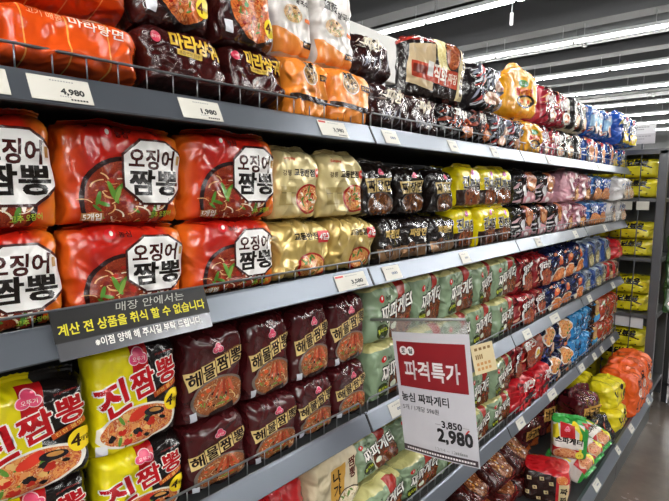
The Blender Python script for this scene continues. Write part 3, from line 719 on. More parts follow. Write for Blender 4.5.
def beanflat(D):
    D.bowl('noodle_picture', .12, -.12, .36, .36, ink('#3a1f18'), food(['#3c1a0e', '#8e4f2a', '#5e2a14', '#c98a5a'], 110), [('n', ink('#c27a48'), .1), ('n', ink('#8a4a26'), .1), ('b', ink('#d9b08a'), .03), ('b', ink('#dcd4c4'), .03), ('b', ink('#d9962e'), .035)], 40, 5)
    D.rect('name_panel', -.2, .3, .5, .26, ink('#cdb88a'), 4); D.txt('lettering', '짜짜', -.2, .3, .16, ink('#2a1812'), .36, .05, 0, 4, 'name_panel')
kind('beanflat', 'dark red pack lying face up with tan label', .19, .17, .08, film('oxblood_film', [(0, '#3a1512'), (1, '#7c1f1c')], 'u', 'LINEAR', rough=.2, cr=.7), fin=.012, bfin=.012, amp=.006, gname='black bean packs')(beanflat)
def brownsquares(D):
    for i, (a, b) in enumerate(((-.28, .25), (.05, .3), (.33, .2), (-.1, -.02), (.2, -.05), (-.32, -.25), (.1, -.33))):
        D.rect(f'small_panel#{i}', a, b, .12, .1, ink('#cdb88a'), 8); D.txt(f'small_panel#{i}', '짜', a, b, .06, ink('#2a1812'), None, .02, 0, 8)
kind('brownsquares', 'dark brown pack with small tan squares', .24, .2, .09, film('cocoa_film', [(0, '#2c1814'), (1, '#351c17')], 'u', 'LINEAR', rough=.25, cr=.6), nvar=1, fin=.012, bfin=.012, amp=.005, gname='black bean packs')(brownsquares)
def redbox(D):
    D.poly('brown_front', [(-.5, -.5), (.2, -.5), (.2, .34), (-.5, .42)], ink('#2c1814'))
    for i, (a, b) in enumerate(((-.36, .2), (-.1, .24), (.1, .14), (-.24, -.04), (.0, -.12), (-.4, -.2), (-.15, -.32), (.1, -.38))):
        D.rect(f'small_panel#{i}', a, b, .09, .075, ink('#cdb88a'), 8); D.txt(f'small_panel#{i}', '짜', a, b, .05, ink('#2a1812'), None, .02, 0, 8)
    D.rect('name_panel', .36, -.14, .2, .5, ink('#d0bd92')); D.txt('lettering', '짜', .36, -.02, .14, ink('#2a1812'), None, .04, 0, 0, 'name_panel'); D.txt('lettering', '짜', .36, -.26, .14, ink('#2a1812'), None, .04, 0, 0, 'name_panel')
    D.ell('noodle_picture', .33, .28, .12, .09, food(['#d9a04a', '#c9502e', '#eac27c'], 90), 16)
kind('redbox', 'bright red pack standing with tan name panel', .19, .155, .14, film('cherry_film', [(0, '#b3151b'), (1, '#c21d22')], 'u', 'LINEAR', rough=.2, cr=.6), nvar=1, pu=9, pv=9, fin=.012, fin_ang=-1.2, amp=.006, gname='black bean packs')(redbox)
def spaghetti(D):
    D.poly('yellow_band', [(-.5, .36), (-.36, .44), (-.3, .1), (-.4, -.08), (-.5, -.08)], ink('#e2cf2a'))
    D.poly('yellow_band#2', [(.08, .5), (.36, .34), (.36, -.5), (.24, -.5), (.22, .24), (.0, .4)], ink('#e2cf2a'))
    D.poly('red_band#3', [(-.5, -.5), (.24, -.5), (.24, -.2), (-.5, -.16)], ink('#b3262a'))
    D.poly('red_band', [(-.3, .46), (.1, .4), (.12, .08), (-.28, .1)], ink('#b81c20'))
    D.poly('green_band', [(.2, .42), (.5, .2), (.5, -.5), (.3, -.5), (.3, .2)], ink('#2f8a3a'))
    D.poly('red_band#2', [(.28, .5), (.5, .5), (.5, .3)], ink('#a81c22'))
    D.rect('name_panel', -.06, -.06, .8, .2, ink('#dfd9d2')); D.txt('lettering', '스파게티', -.05, .02, .15, ink(BLACK), .72, .05, 0, -3, 'name_panel')
    D.bowl('bowl_picture', -.12, -.34, .34, .17, ink('#c9a58c'), food(['#b5502e', '#dc9a6a', '#c2703f', '#e8bf92'], 130), [('n', ink('#e0a878'), .08), ('b', ink('#a83a24'), .03)], 18, 4)
    D.ell('count_badge', .25, -.33, .11, .1, ink('#e8d84a')); D.txt('count_badge', '4개', .25, -.33, .06, ink('#5a3a12'), None, .01)
    pink_logo(D, -.1, .3, .7)
kind('spaghetti', 'green, white and red spaghetti pack', .17, .165, .12,
     film('green_white_film', [(0, '#d8d4cc'), (.84, '#d8d4cc'), (.86, '#2f8f3a')], 'u', 'CONSTANT', top=(.93, '#2f9a3c'), bot=(.08, '#2f9a3c'), rough=.26, cr=.5), nvar=2, pu=9, pv=9, fin=.018, fin_ang=-.4, bfin=.012, amp=.005, gname='spaghetti packs')(spaghetti)
def maroonbox(D):
    D.rect('name_panel', .05, .02, .74, .3, ink('#c99a4e'), -3); D.txt('lettering', '너구리', .05, .02, .2, ink('#23120e'), .62, .05, 0, -3, 'name_panel')
    D.ell('noodle_picture', .12, -.33, .36, .14, food(['#5a1f14', '#c2642e', '#8e3418'], 90), 18)
kind('maroonbox', 'wine red glossy pack with tan name panel', .2, .19, .13,
     film('wine_red_film', [(0, '#4a1519'), (1, '#561a1f')], 'u', 'LINEAR', rough=.15, cr=.9), fin=.03, fin_ang=-.2, amp=.012, sag=.16, pinch=.06, gname='wine red packs')(maroonbox)
def blacklean(D):
    shards(D, 'ember_print', 18, (-.38, .38, -.3, .3), .08, ['#c95a2e', '#d9b48a', '#8e2f1c'], 8, .2, 40)
kind('blacklean', 'black pack with ember coloured print', .17, .15, .07, film('jet_film', [(0, '#131112'), (1, '#1a1718')], rough=.2, cr=.8), nvar=1, near=False, fin=.014, bfin=.012, amp=.007, gname='black packs')(blacklean)
def yellowrow(D):
    D.txt('product_name', '너', -.26, .1, .22, ink('#211c12'), None, .05); D.ell('dark_print', .12, .25, .09, .09, ink('#241d12'), 16)
    D.rect('red_print', .0, -.12, .05, .3, ink('#b5442a')); D.rect('dark_print', .2, -.1, .05, .34, ink('#3a3216')); D.rect('dark_print', .3, -.12, .04, .3, ink('#3a3216'))
kind('yellowrow', 'lemon yellow pack with dark print', .2, .15, .14, film('lemon_film', [(0, '#e6d41a'), (1, '#efdf26')], 'u', 'LINEAR', rough=.25, cr=.7), near=False, pu=8, pv=8, fin=.014, fin_ang=-1, amp=.009, gname='lemon yellow packs')(yellowrow)
def orangerow(D):
    D.txt('product_name', '오!', -.2, .25, .2, ink('#2a1a10'), None, .05); D.ell('noodle_picture', -.05, .05, .2, .12, ink('#ead9c4'), 16); D.ell('noodle_picture', -.05, .05, .15, .08, food(['#c2642e', '#e8c090'], 80), 14)
    for a, b in ((.28, .3), (.3, -.05), (-.3, -.25), (.1, -.3)): D.ell('dark_print', a, b, .05, .03, ink('#4a1f10'), 9, None, 30)
kind('orangerow', 'vivid orange pack with black print', .17, .22, .19, film('vivid_orange_film', [(0, '#e2591a'), (1, '#ea6622')], 'u', 'LINEAR', rough=.25, cr=.8), near=False, pu=8, pv=9, fin=.014, fin_ang=-1.2, amp=.011, sag=.05, gname='vivid orange packs')(orangerow)
def rackyellow(D):
    D.txt('product_name', '불닭볶음', .0, .26, .15, ink('#1c190d'), .62, .06, .2, 3)
    D.poly('dark_print', [(-.36, .13), (.2, .17), (.4, .02), (.38, -.04), (.18, .1), (-.34, .07)], ink('#231f10'))
    for a, b in ((-.3, -.1), (-.05, -.2), (.2, -.12), (.32, -.3), (.0, -.35), (-.25, -.33)): D.ell('dark_print', a, b, .025, .018, ink('#3a3410'), 9, None, 20)
kind('rackyellow', 'yellow multipack with black brush lettering', .25, .13, .2, film('mustard_film', [(0, '#cfc016'), (1, '#dacc22')], 'u', 'LINEAR', rough=.3, cr=.6), near=False, pu=9, pv=9, fin=0, amp=.006, gname='yellow packs on the end rack')(rackyellow)
def sidegreen(D):
    D.rect('red_print', .1, .1, .4, .3, ink('#b5302c'), 10); D.ell('white_print', -.1, -.2, .22, .14, ink('#dcd8cc'), 14)
kind('sidegreen', 'small dark green and red pack hanging', .12, .16, .04, film('forest_film', [(0, '#2a4a2c'), (1, '#34583a')], rough=.3), near=False, nvar=1, fin=.01, bfin=.01, amp=.005, gname='packs on the black stand')(sidegreen)

kind('creamplain', 'plain cream bag at left edge', .17, .10, .12, film('plain_cream_film', [(0, '#b9b098'), (1, '#c6bda6')], 'u', 'LINEAR', rough=.3), nvar=1, near=False, fin=.012, fin_ang=-.8, amp=.007, gname='cream packs')(lambda D: None)
BUSY = dict(redmix=['#e6c9c4', '#6b1422', '#d98a5a', '#2a1416'], creamblack=['#6b4a30', '#b5462c', '#2a2320', '#f0e8d4'], bluebowl=['#9cc4e4', '#123a7a', '#e6e6ea', '#c9643a'],
    bluestripe=['#e8ecf2', '#0f2f6e', '#d98a5a', '#4a86cc'], bluelast=['#0f357c', '#5a94d8', '#e0d050', '#d9dee8'], blackpink=['#3a3436', '#c9a0a8', '#8a4a30', '#d8ccd0'],
    pink=['#f2d8dc', '#c47a8c', '#b5643a', '#f6e6e2'], bluesnack=['#1c4a9e', '#a8c8e8', '#e6ebf2', '#c2744a'], whitered=['#b8b4b0', '#c9844a', '#5a7ab0', '#f4f2ee'],
    redhot=['#5c1014', '#c9443c', '#3a0c0e', '#d9a08a'], navy=['#2a3a7a', '#0a1030', '#b5603a', '#5a6aa8'], creamblue=['#3a5a94', '#e6e2d4', '#7a6a4a', '#8aa4c4'],
    redcream=['#a8322c', '#efe6d2', '#7a4a2a', '#c9944a'], redegg=['#5c1412', '#d9603a', '#e0b89a', '#7a1a16'], navybowl=['#2a3a7a', '#0a1030', '#b5603a', '#5a6aa8'],
    brownpic=['#8a5a30', '#1a0f0a', '#c9a060', '#4a90c0'], skyblue=['#1a5a94', '#7ac0ec', '#2a3a4a', '#4aa4dc'], redshiny=['#7c0c14', '#e0404a', '#5a0a10', '#d8242e'],
    zebra=['#8a8e9c', '#3a3236', '#b04038', '#d8dce4'], blackflame=['#3a2a28', '#6a6468', '#8a3a28', '#0c0a0b'])
def get_pack(kn):
    """the next free copy of a kind of pack, parts and all"""
    k = K[kn]
    if k['design'] is None:
        D = Design(k['w'], k['h'], k['near'])
        if kn in BUSY: shards(D, 'busy_print', 46, (-.44, .44, -.44, .44), .1, BUSY[kn], hash_seed(kn), .2, 35)
        k['fn'](D); k['design'] = D
    i = k['used']; k['used'] += 1
    if i < k['nvar']:
        fk = dict(k['fk'])
        if not k['near']: fk['amp'] = fk.get('amp', .004)*1.35
        F = Film(k['w'], k['h'], k['d'], seed=hash_seed(kn)+i, **fk)
        r = build_pack(k['design'], F, k['mat'], k['fin'], k['fin_ang']+.25*(i % 2), k['bfin'])
        k['protos'].append(r); return r
    return copy_tree(k['protos'][i % k['nvar']])
def hash_seed(s): return sum((i+3)*ord(c) for i, c in enumerate(s)) % 97

# ------------------------------------------------------------------ the shelving
CAM_H = 1.45
SHELF_Z = {'top': 1.596, 'second': 1.268, 'third': .906, 'fourth': .544}     # top edge of each price rail
BAY = [(-.86, .038), (.040, .938), (.942, 1.838), (1.842, 2.738), (2.742, 3.638)]
BAYWORD = ['outside the left edge', 'leftmost', 'second from left', 'third from left', 'farthest']
rail_m = plain('satin_grey_rail', '#7b818b', .34, .8)
deck_m = plain('grey_shelf_enamel', '#343637', .5)
wire_m = plain('fence_wire', '#85878a', .35, .8)
dark_m = plain('shelf_underside', '#2e2f30', .6)
joint_m = plain('black_joint', '#141414', .6)
GR = 'price railed shelves of the long gondola'
def shelf(sh, bi, y0, y1):
    z = SHELF_Z[sh]
    r = empty('gondola_shelf', (0, y0, z)); L = y1-y0
    props(r, f'grey steel shelf with slanted price rail, {sh} level, {BAYWORD[bi]} bay', 'shelf', GR)
    MB().prism([(-.464, -.004), (-.012, -.004), (-.012, -.03), (-.03, -.034), (-.464, -.034)], 0, L, deck_m).build('deck', r)
    MB().prism([(-.0115, .0), (-.008, .003), (-.006, .0), (-.003, .0035), (0, 0), (.0195, -.037), (.018, -.0395), (.012, -.0385), (-.004, -.012), (-.0115, -.012)], .002, L-.002, rail_m).build('price_rail', r)
    MB().prism([(-.01, -.013), (-.004, -.012), (.011, -.037), (.006, -.039), (-.01, -.034)], 0, L, dark_m).build('rail_bracket', r)
    if L > .6:
        MB().prism([(-.004, .0), (.0, .0005), (.0185, -.0365), (.014, -.0365)], -.0035, .0015, joint_m).build('end_cap', r)
    h = .021 if (sh == 'second' and bi == 1) else .034
    n = max(3, round(L/.0448)); f = MB()
    f.tube([(-.008, .012, 0), (-.008, .012, h-.006), (-.008, .018, h), (-.008, L-.018, h), (-.008, L-.012, h-.006), (-.008, L-.012, 0)], .0021, wire_m, 6)
    for i in range(1, n):
        y = .012+(L-.024)*i/n; f.tube([(-.008, y, 0), (-.008, y, h)], .0011, wire_m, 5)
    f.tube([(-.008, .012, .002), (-.008, L-.012, .002)], .0012, wire_m, 5)
    f.build('wire_fence', r, True)
    return r
for sh in SHELF_Z:
    for bi, (a, b) in enumerate(BAY): shelf(sh, bi, a, b)
# base deck with its own rail
for bi, (a, b) in enumerate(BAY):
    r = empty('base_shelf', (0, a, 0)); L = b-a
    props(r, f'deep grey base shelf near the floor, {BAYWORD[bi]} bay', 'shelf', 'base shelves of the long gondola')
    MB().box(-.465, .19, 0, L, .145, .172, deck_m).build('deck', r)
    MB().prism([(.19, .179), (.203, .181), (.2285, .144), (.2285, .136), (.218, .134), (.19, .14)], .002, L-.002, rail_m).build('price_rail', r)
    MB().prism([(-.465, .0), (.212, .0), (.216, .12), (.19, .145), (-.465, .145)], .0, L, plain('kick_panel', '#3a3b3c', .45)).build('kick_panel', r)
for bi, (a, b) in enumerate(BAY):
    o = MB().box(-.515, -.49, a, b, 0, 1.72, plain('dark_back_panel', '#232324', .6)).build('shelf_back_panel')
    props(o, f'dark steel back panel of the gondola, {BAYWORD[bi]} bay', 'panel', 'gondola back panels')
for i, y in enumerate([-.86, .039, .94, 1.84, 2.74, 3.64]):
    o = MB().box(-.492, -.465, y-.014, y+.014, 0, 1.74, plain('slotted_upright', '#37383a', .45, .4)).build('shelf_upright')
    props(o, ['slotted steel upright out of frame at the left', 'leftmost slotted steel upright of the gondola', 'second slotted steel upright from the left', 'third slotted steel upright from the left', 'fourth slotted steel upright from the left', 'slotted steel upright at the far end of gondola'][i], 'upright', 'gondola uprights')

# ------------------------------------------------------------------ the packs in their rows
ORD = ['first', 'second', 'third', 'fourth', 'fifth', 'sixth', 'seventh']
def place(kn, x, y, z, rot=(0, 0, 0), sc=(1, 1, 1), label=None, group=None):
    o = get_pack(kn); k = K[kn]
    o.location = (x, y, z); o.rotation_euler = [math.radians(q) for q in rot]; o.scale = sc
    props(o, label, 'noodle pack', group or k['g'])
    return o
def run(kn, sh, row, z0, spans, h, front=-.03, lean=0, jit=1.6, dscale=1, yaw=0, place_word=None):
    k = K[kn]; n = len(spans)
    if spans[0][0] > 1: jit = 2.8
    for i, (y0, y1) in enumerate(spans):
        w = y1-y0-.002
        sft = lambda y: y+.023*(y if y < 1.5 else max(0, 1.5*(3.45-y)/1.95))
        y0, y1 = sft(y0), sft(y1); w = y1-y0-.002
        where = (place_word[i] if place_word else
                 (f'{ORD[i]} from left, {row} row' if n > 1 else f'{row} row'))
        lab = f"{k['look']}, {where}, {sh} shelf"
        fx = front+.013-RND.random()*(.01 if y0 < 1 else .018)
        place(kn, fx-k['d']*dscale/2, (y0+y1)/2, z0+k['d']*.42*math.sin(math.radians(lean)), (RND.uniform(-jit, jit)*.7, -lean+RND.uniform(-2, .6), yaw+RND.uniform(-jit, jit)*1.5),
              (dscale, w/k['w'], h/k['h']*RND.uniform(.985 if y0 < 1 else .94, 1.012)), lab, f"{k['g']} on the {sh} shelf")
Z1, Z2, Z3, Z4, Z5 = 1.593, 1.265, .903, .541, .173
# second shelf
run('squid', 'second', 'lower', Z2, [(.082, .27), (.272, .456), (.46, .652)], .134)
run('squid', 'second', 'upper', 1.399, [(.084, .27), (.273, .459), (.462, .655)], .152)
run('squid', 'second', 'upper', 1.399, [(.135, .322), (.326, .512)], .148, front=-.175, place_word=['standing behind leftmost upper one', 'standing behind second upper one'])
run('squid', 'second', 'lower', Z2, [(.14, .325), (.33, .515)], .133, front=-.175, place_word=['standing behind leftmost lower one', 'standing behind second lower one'])
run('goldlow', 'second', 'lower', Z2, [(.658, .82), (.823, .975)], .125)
run('gold', 'second', 'upper', 1.391, [(.662, .783), (.79, .935)], .142, lean=2)
run('blackbean2', 'second', 'lower', Z2, [(.99, 1.095), (1.1, 1.235), (1.245, 1.385)], .122)
run('blackbean', 'second', 'upper', 1.388, [(.925, 1.05), (1.08, 1.215), (1.245, 1.37)], .13)
run('blackbean', 'second', 'upper', 1.388, [(1.03, 1.16), (1.2, 1.33)], .125, front=-.15, place_word=['behind first and second upper ones', 'behind second and third upper ones'])
run('yellowbean', 'second', 'lower', Z2, [(1.395, 1.545), (1.55, 1.685), (1.69, 1.84)], .135)
run('yellowbean', 'second', 'upper', 1.4, [(1.40, 1.545), (1.55, 1.675), (1.68, 1.845)], .138)
run('yellowbean', 'second', 'upper', 1.4, [(1.46, 1.62)], .135, front=-.16, place_word=['behind first upper one'])
run('blackpink', 'second', 'lower', Z2, [(1.87, 2.06), (2.063, 2.25), (2.253, 2.42)], .135)
run('blackpink', 'second', 'upper', 1.4, [(1.9, 2.09), (2.1, 2.32)], .138)
run('pink', 'second', 'lower', Z2, [(2.43, 2.64), (2.645, 2.86)], .135)
run('pink', 'second', 'upper', 1.4, [(2.42, 2.60), (2.605, 2.86)], .145, front=-.015)
run('bluesnack', 'second', 'lower', Z2, [(2.865, 3.06), (3.065, 3.27)], .135)
run('bluesnack', 'second', 'upper', 1.4, [(2.865, 3.07), (3.075, 3.28)], .138)
run('whitered', 'second', 'lower', Z2, [(3.275, 3.45), (3.455, 3.63)], .135, front=-.01)
run('whitered', 'second', 'upper', 1.4, [(3.285, 3.45), (3.455, 3.65)], .138, front=.03)
# third shelf
run('jin', 'third', 'lower', Z3, [(.130, .292), (.297, .442)], .138, front=-.03)
run('jin', 'third', 'upper', 1.03, [(.132, .294)], .16, front=-.026, lean=1)
run('jin', 'third', 'upper', 1.04, [(.296, .437)], .172, front=-.026, lean=1, place_word=['upper row on the right'])
run('seafood', 'third', 'lower', Z3, [(.447, .58), (.583, .708), (.712, .832), (.836, .955)], .134)
run('seafood', 'third', 'upper', 1.037, [(.442, .576), (.58, .694), (.698, .816), (.822, .95)], .168)
run('seafood', 'third', 'upper', 1.037, [(.41, .54)], .165, front=-.155, place_word=['behind first upper one'])
run('green', 'third', 'lower', Z3, [(.968, 1.15), (1.154, 1.34), (1.344, 1.54), (1.545, 1.72), (1.725, 1.905)], .155)
run('green', 'third', 'upper', 1.058, [(.966, 1.165), (1.17, 1.31), (1.314, 1.53), (1.535, 1.67), (1.675, 1.9)], .158)
run('redhot', 'third', 'lower', Z3, [(1.91, 2.09), (2.095, 2.275)], .135)
run('redhot', 'third', 'upper', 1.038, [(1.925, 2.1), (2.105, 2.29)], .15)
run('navy', 'third', 'lower', Z3, [(2.28, 2.46), (2.465, 2.64), (2.645, 2.83)], .132)
run('navy', 'third', 'upper', 1.036, [(2.295, 2.47), (2.475, 2.65), (2.655, 2.84)], .15)
run('creamblue', 'third', 'lower', Z3, [(2.835, 3.01), (3.015, 3.19), (3.195, 3.37)], .128)
run('creamblue', 'third', 'upper', 1.032, [(2.845, 3.02), (3.025, 3.2), (3.205, 3.40)], .15)
run('redcream', 'third', 'lower', Z3, [(3.375, 3.495), (3.5, 3.625)], .12)
place('redbag', -.045, 3.56, 1.028, (0, -12, 5), (1, 1.15, .95), 'plain crumpled bright red bag lying on top of the far cream packs, third shelf', 'red bags')
# fourth shelf
run('redblue', 'fourth', 'upper', .68, [(.56, .745)], .15)
run('redblue', 'fourth', 'lower', Z4, [(.56, .745)], .137)
run('nagasaki', 'fourth', 'upper', .672, [(.752, .925)], .17)
run('nagasaki', 'fourth', 'lower', Z4, [(.752, .925)], .13)
run('green', 'fourth', 'upper', .672, [(.935, 1.13), (1.135, 1.33), (1.335, 1.53)], .10, front=-.03, lean=30)
run('green', 'fourth', 'upper', .672, [(.99, 1.19)], .16, front=-.2, place_word=['behind first upper one'])
run('green', 'fourth', 'lower', Z4, [(.932, 1.13), (1.135, 1.33), (1.335, 1.53), (1.535, 1.72), (1.725, 1.91)], .128)
run('green', 'fourth', 'top', .672, [(1.545, 1.7), (1.705, 1.91)], .155)
run('redshiny', 'fourth', 'lower', Z4, [(1.93, 2.13), (2.135, 2.34)], .14, front=-.015)
run('redegg', 'fourth', 'upper', .683, [(2.02, 2.27)], .15)
run('redhot', 'fourth', 'upper', .683, [(1.92, 2.015)], .15)
run('navybowl', 'fourth', 'upper', .675, [(2.275, 2.46), (2.465, 2.70)], .155)
run('navybowl', 'fourth', 'lower', Z4, [(2.345, 2.52), (2.525, 2.70)], .13)
run('skyblue', 'fourth', 'lower', Z4, [(2.71, 2.9), (2.905, 3.09)], .13)
run('skyblue', 'fourth', 'upper', .673, [(2.71, 2.89), (2.895, 3.08)], .15)
run('brownpic', 'fourth', 'upper', .673, [(3.085, 3.25)], .155)
run('brownpic', 'fourth', 'lower', Z4, [(3.095, 3.25)], .13)
run('patchred', 'fourth', 'lower', Z4, [(3.255, 3.43), (3.435, 3.62)], .13, front=-.015)
run('patchred', 'fourth', 'upper', .673, [(3.255, 3.43), (3.435, 3.62)], .15, front=-.01)
# top shelf
run('hotorange', 'top', 'lower', Z1, [(.205, .395)], .093, front=-.02, lean=8)
run('hotorange', 'top', 'upper', 1.692, [(.24, .40), (.06, .232)], .09, front=-.05, lean=12, place_word=['lying on the other orange one', 'left edge, upper row'])
run('creamplain', 'top', 'lower', Z1, [(.03, .203)], .10, front=-.02, lean=4)
run('mala', 'top', 'lower', Z1, [(.398, .548), (.552, .688)], .112, front=-.02, lean=12)
run('malabowl', 'top', 'upper', 1.701, [(.404, .532), (.536, .672)], .145, front=-.035, lean=5)
run('riceorange', 'top', 'lower', Z1, [(.69, .80), (.805, .935)], .128, front=-.02)
run('ricewhite', 'top', 'upper', 1.72, [(.688, .79), (.80, .925)], .185, front=-.05, lean=3)
run('silverdark', 'top', 'lower', Z1, [(.955, 1.125), (1.13, 1.29)], .115, front=-.02, lean=8)
run('silverdark', 'top', 'upper', 1.706, [(.945, 1.105)], .115, front=-.06, lean=18)
run('blackflame', 'top', 'lower', Z1, [(1.295, 1.47), (1.475, 1.585)], .115, front=-.02, lean=8)
place('bigflame', -.09, 1.35, 1.714, (-3, -2, -22), (.6, .75, .97), "big tilted black pack with cream panel and red lettering band, lying across the top shelf")
run('zebra', 'top', 'lower', Z1, [(1.59, 1.72), (1.725, 1.85)], .12, front=-.02)
run('zebra', 'top', 'upper', 1.713, [(1.52, 1.72)], .16, front=-.04, lean=5)
place('amber', -.075, 1.965, 1.735, (0, -3, -12), (.62, 1.1, 1.03), 'amber yellow bag with pointed top, front one, upper row, top shelf', 'amber bags on the top shelf')
place('amber', -.175, 2.09, 1.715, (0, 0, 4), (.62, .85, 1.0), 'amber yellow bag standing just behind the front amber bag, upper row, top shelf', 'amber bags on the top shelf')
run('amber', 'top', 'lower', Z1, [(1.87, 2.06)], .135, front=-.012)
run('redmix', 'top', 'lower', Z1, [(2.065, 2.23), (2.235, 2.4)], .14)
run('redmix', 'top', 'upper', 1.733, [(2.14, 2.30), (2.305, 2.45)], .165)
run('creamblack', 'top', 'lower', Z1, [(2.405, 2.56), (2.565, 2.72)], .14)
run('creamblack', 'top', 'upper', 1.733, [(2.455, 2.6), (2.605, 2.76)], .165)
run('bluebowl', 'top', 'upper', 1.733, [(2.765, 2.92), (2.925, 3.08), (3.085, 3.22)], .165)
run('bluestripe', 'top', 'lower', Z1, [(2.725, 2.87), (2.875, 3.02), (3.025, 3.17), (3.175, 3.32)], .14)
run('bluelast', 'top', 'upper', 1.715, [(3.23, 3.45), (3.455, 3.67)], .19, front=.02)
run('bluelast', 'top', 'lower', Z1, [(3.325, 3.48), (3.485, 3.635)], .122)
# base shelf
for i, (x, y, wd) in enumerate([(-.03, 1.70, 'nearest the hanging price sign'), (-.015, 1.88, 'second from the hanging price sign'), (-.012, 2.065, 'third from the hanging price sign')]):
    place('beanflat', x+.03, y, .218, (0, -86, 2), (1, .95, 1), f'dark red pack lying in the lower layer, {wd}, bottom shelf', 'black bean packs')
    place('beanflat', x, y, .285, (0, -64+3*i, [8, -4, 7][i]), (1, .95, 1), f'dark red pack lying face up on another, {wd}, bottom shelf', 'black bean packs')
place('redbox', .082, 2.08, .178, (0, 0, -72), (1, .95, 1), 'red pack with brown front standing beside the spaghetti packs, bottom shelf', 'black bean packs')
place('spaghetti', .115, 2.25, .302, (0, -2, -66), (.9, .86, 1.03), 'green, white and red spaghetti pack standing on top of others like it, bottom shelf', 'spaghetti packs')
for i, y in enumerate((2.285, 2.43, 2.575)):
    place('spaghetti', .195, y, .236, (0, -72, -4), (.85, .86, 1.0), f'spaghetti pack with green end seal lying on bottom shelf, {ORD[i]} from left', 'spaghetti packs')
place('maroonbox', .03, 2.76, .20, (0, -4, -14), (1, 1.15, 1.15), 'wine red glossy pack standing in front of the lemon yellow packs, bottom shelf', 'wine red packs')
place('maroonbox', -.15, 2.66, .18, (0, 0, -8), (1, 1, 1.15), 'wine red glossy pack standing behind the front wine red pack, bottom shelf', 'wine red packs')
place('maroonbox', -.16, 2.42, .18, (0, 0, -6), (1, 1, .9), 'wine red glossy pack in shade behind the spaghetti packs, bottom shelf', 'wine red packs')
place('blacklean', .16, 2.73, .178, (0, -30, -10), (1, 1.1, 1), 'black pack with ember coloured print leaning by the wine red pack, bottom shelf')
run('yellowrow', 'bottom', 'lower', .174, [(2.86, 3.08)], .13, front=.19)
run('yellowrow', 'bottom', 'upper', .305, [(2.86, 3.08)], .13, front=.165)
run('yellowrow', 'bottom', 'upper', .305, [(2.9, 3.1)], .13, front=-.0, place_word=['upper row at the back'])
run('yellowrow', 'bottom', 'lower', .174, [(2.9, 3.1)], .13, front=-.0, place_word=['lower row at the back'])
run('orangerow', 'bottom', 'only', .174, [(3.12, 3.28), (3.285, 3.45), (3.455, 3.63)], .285, front=.212)

# ------------------------------------------------------------------ price tags, banner, hanging sign
paper = plain('tag_paper', '#cfccc2', .5)
def flat_geo(mb, s, a, b, ht, m, wd=None, bold=.02, shear=0, lift=.0006, rot=0):
    """lettering in a card's own plane: y right, z up, x towards the reader"""
    vs, fs, ar = text_tris(s, bold, shear); sx = ht if wd is None else wd/ar; q = math.radians(rot)
    mb.add([(lift, a+x*sx*math.cos(q)-y*ht*math.sin(q), b+x*sx*math.sin(q)+y*ht*math.cos(q)) for x, y in vs], fs, m)
def card(mb, a0, a1, b0, b1, m, lift=.0004):
    mb.add([(lift, a0, b0), (lift, a1, b0), (lift, a1, b1), (lift, a0, b1)], [(0, 1, 2, 3)], m)
tilt = math.atan2(.0195, .037)
blk = plain('tag_ink', '#1c1c1e', .5); gry = plain('tag_grey_ink', '#8f8f90', .5); redink = plain('tag_red_ink', '#c23a34', .5); blueink = plain('tag_blue_ink', '#3c4e74', .5)
TAGN = {}
def tag(sh, y, w, text=None, red=False, h=.036, hc=None, where=''):
    if sh == 'bottom': base = (.2035+.013, y, .181-.018); tl = math.atan2(.0255, .037)
    else: base = (.0105, y, SHELF_Z[sh]-.0185); tl = tilt
    r = empty('price_tag', base, (0, -tl, 0)); r.location = Vector(base)+Vector((.0008*math.cos(tl), 0, .0008*math.sin(tl)))
    MB().box(0, .0005, -w/2, w/2, -h/2, h/2, paper).build('paper_card', r)
    m = MB()
    if text:
        flat_geo(m, text, w*.18, -.003, .0115, blk, w*.4, .045)
        for i in range(9): card(m, -w*.16+i*w*.045, -w*.16+i*w*.045+w*.03, h*.33, h*.38, gry, .0008)
        for i in range(6): card(m, w*.12+i*w*.05, w*.12+i*w*.05+w*.036, -h*.42, -h*.35, blk, .0008)
        for i in range(5): card(m, -w*.05+i*w*.04, -w*.05+i*w*.04+w*.025, -h*.3, -h*.26, gry, .0008)
        if red: card(m, -w*.47, -w*.22, h*.32, h*.44, redink, .0008)
    else:
        flat_geo(m, '000', w*.12, -.002, .007, blueink, w*.36, .03)
        for i in range(4): card(m, -w*.3+i*w*.12, -w*.3+i*w*.12+w*.08, h*.25, h*.31, gry, .0008)
    m.build('price_lettering' if text else 'small_print', r)
    n = TAGN.get(sh, 0); TAGN[sh] = n+1
    lab = (f'white price tag reading {text} on the {sh} shelf rail' if text else f'white price tag on the {sh} shelf rail, {where}')
    props(r, lab, 'price tag', 'price tags on the shelf rails')
O2 = ['first', 'second', 'third', 'fourth', 'fifth', 'sixth', 'seventh', 'eighth', 'ninth', 'tenth', 'eleventh']
TAGS = {
 'top': [(.175, .075, 0), (.272, .075, '4,980'), (.482, .075, '1,980'), (.802, .085, '3,980'), (1.01, .06, 0), (1.32, .05, 0), (1.60, .05, 0), (2.13, .06, 0), (2.9, .06, 0)],
 'second': [(.865, .105, '3,580'), (1.025, .07, 0), (1.415, .055, 0), (2.05, .06, 0), (2.55, .06, 0), (3.1, .06, 0)],
 'third': [(1.06, .07, 0), (1.975, .075, 0), (2.31, .11, 0), (2.87, .07, 0), (3.38, .07, 0)],
 'fourth': [(1.95, .075, 0), (2.33, .1, 0), (2.80, .08, 0), (3.05, .06, 0), (3.21, .055, 0), (3.47, .07, 0)],
 'bottom': [(2.34, .08, 0), (2.74, .05, 0), (3.05, .075, 0), (3.53, .06, 0)]}
for sh, L in TAGS.items():
    blank = [t for t in L if not t[2]]; bi = 0
    for y, w, t in L:
        wh = f'{O2[bi]} from left of {len(blank)} small ones'
        tag(sh, y, w, t or None, t in ('3,980', '3,580'), where=wh)
        if not t: bi += 1
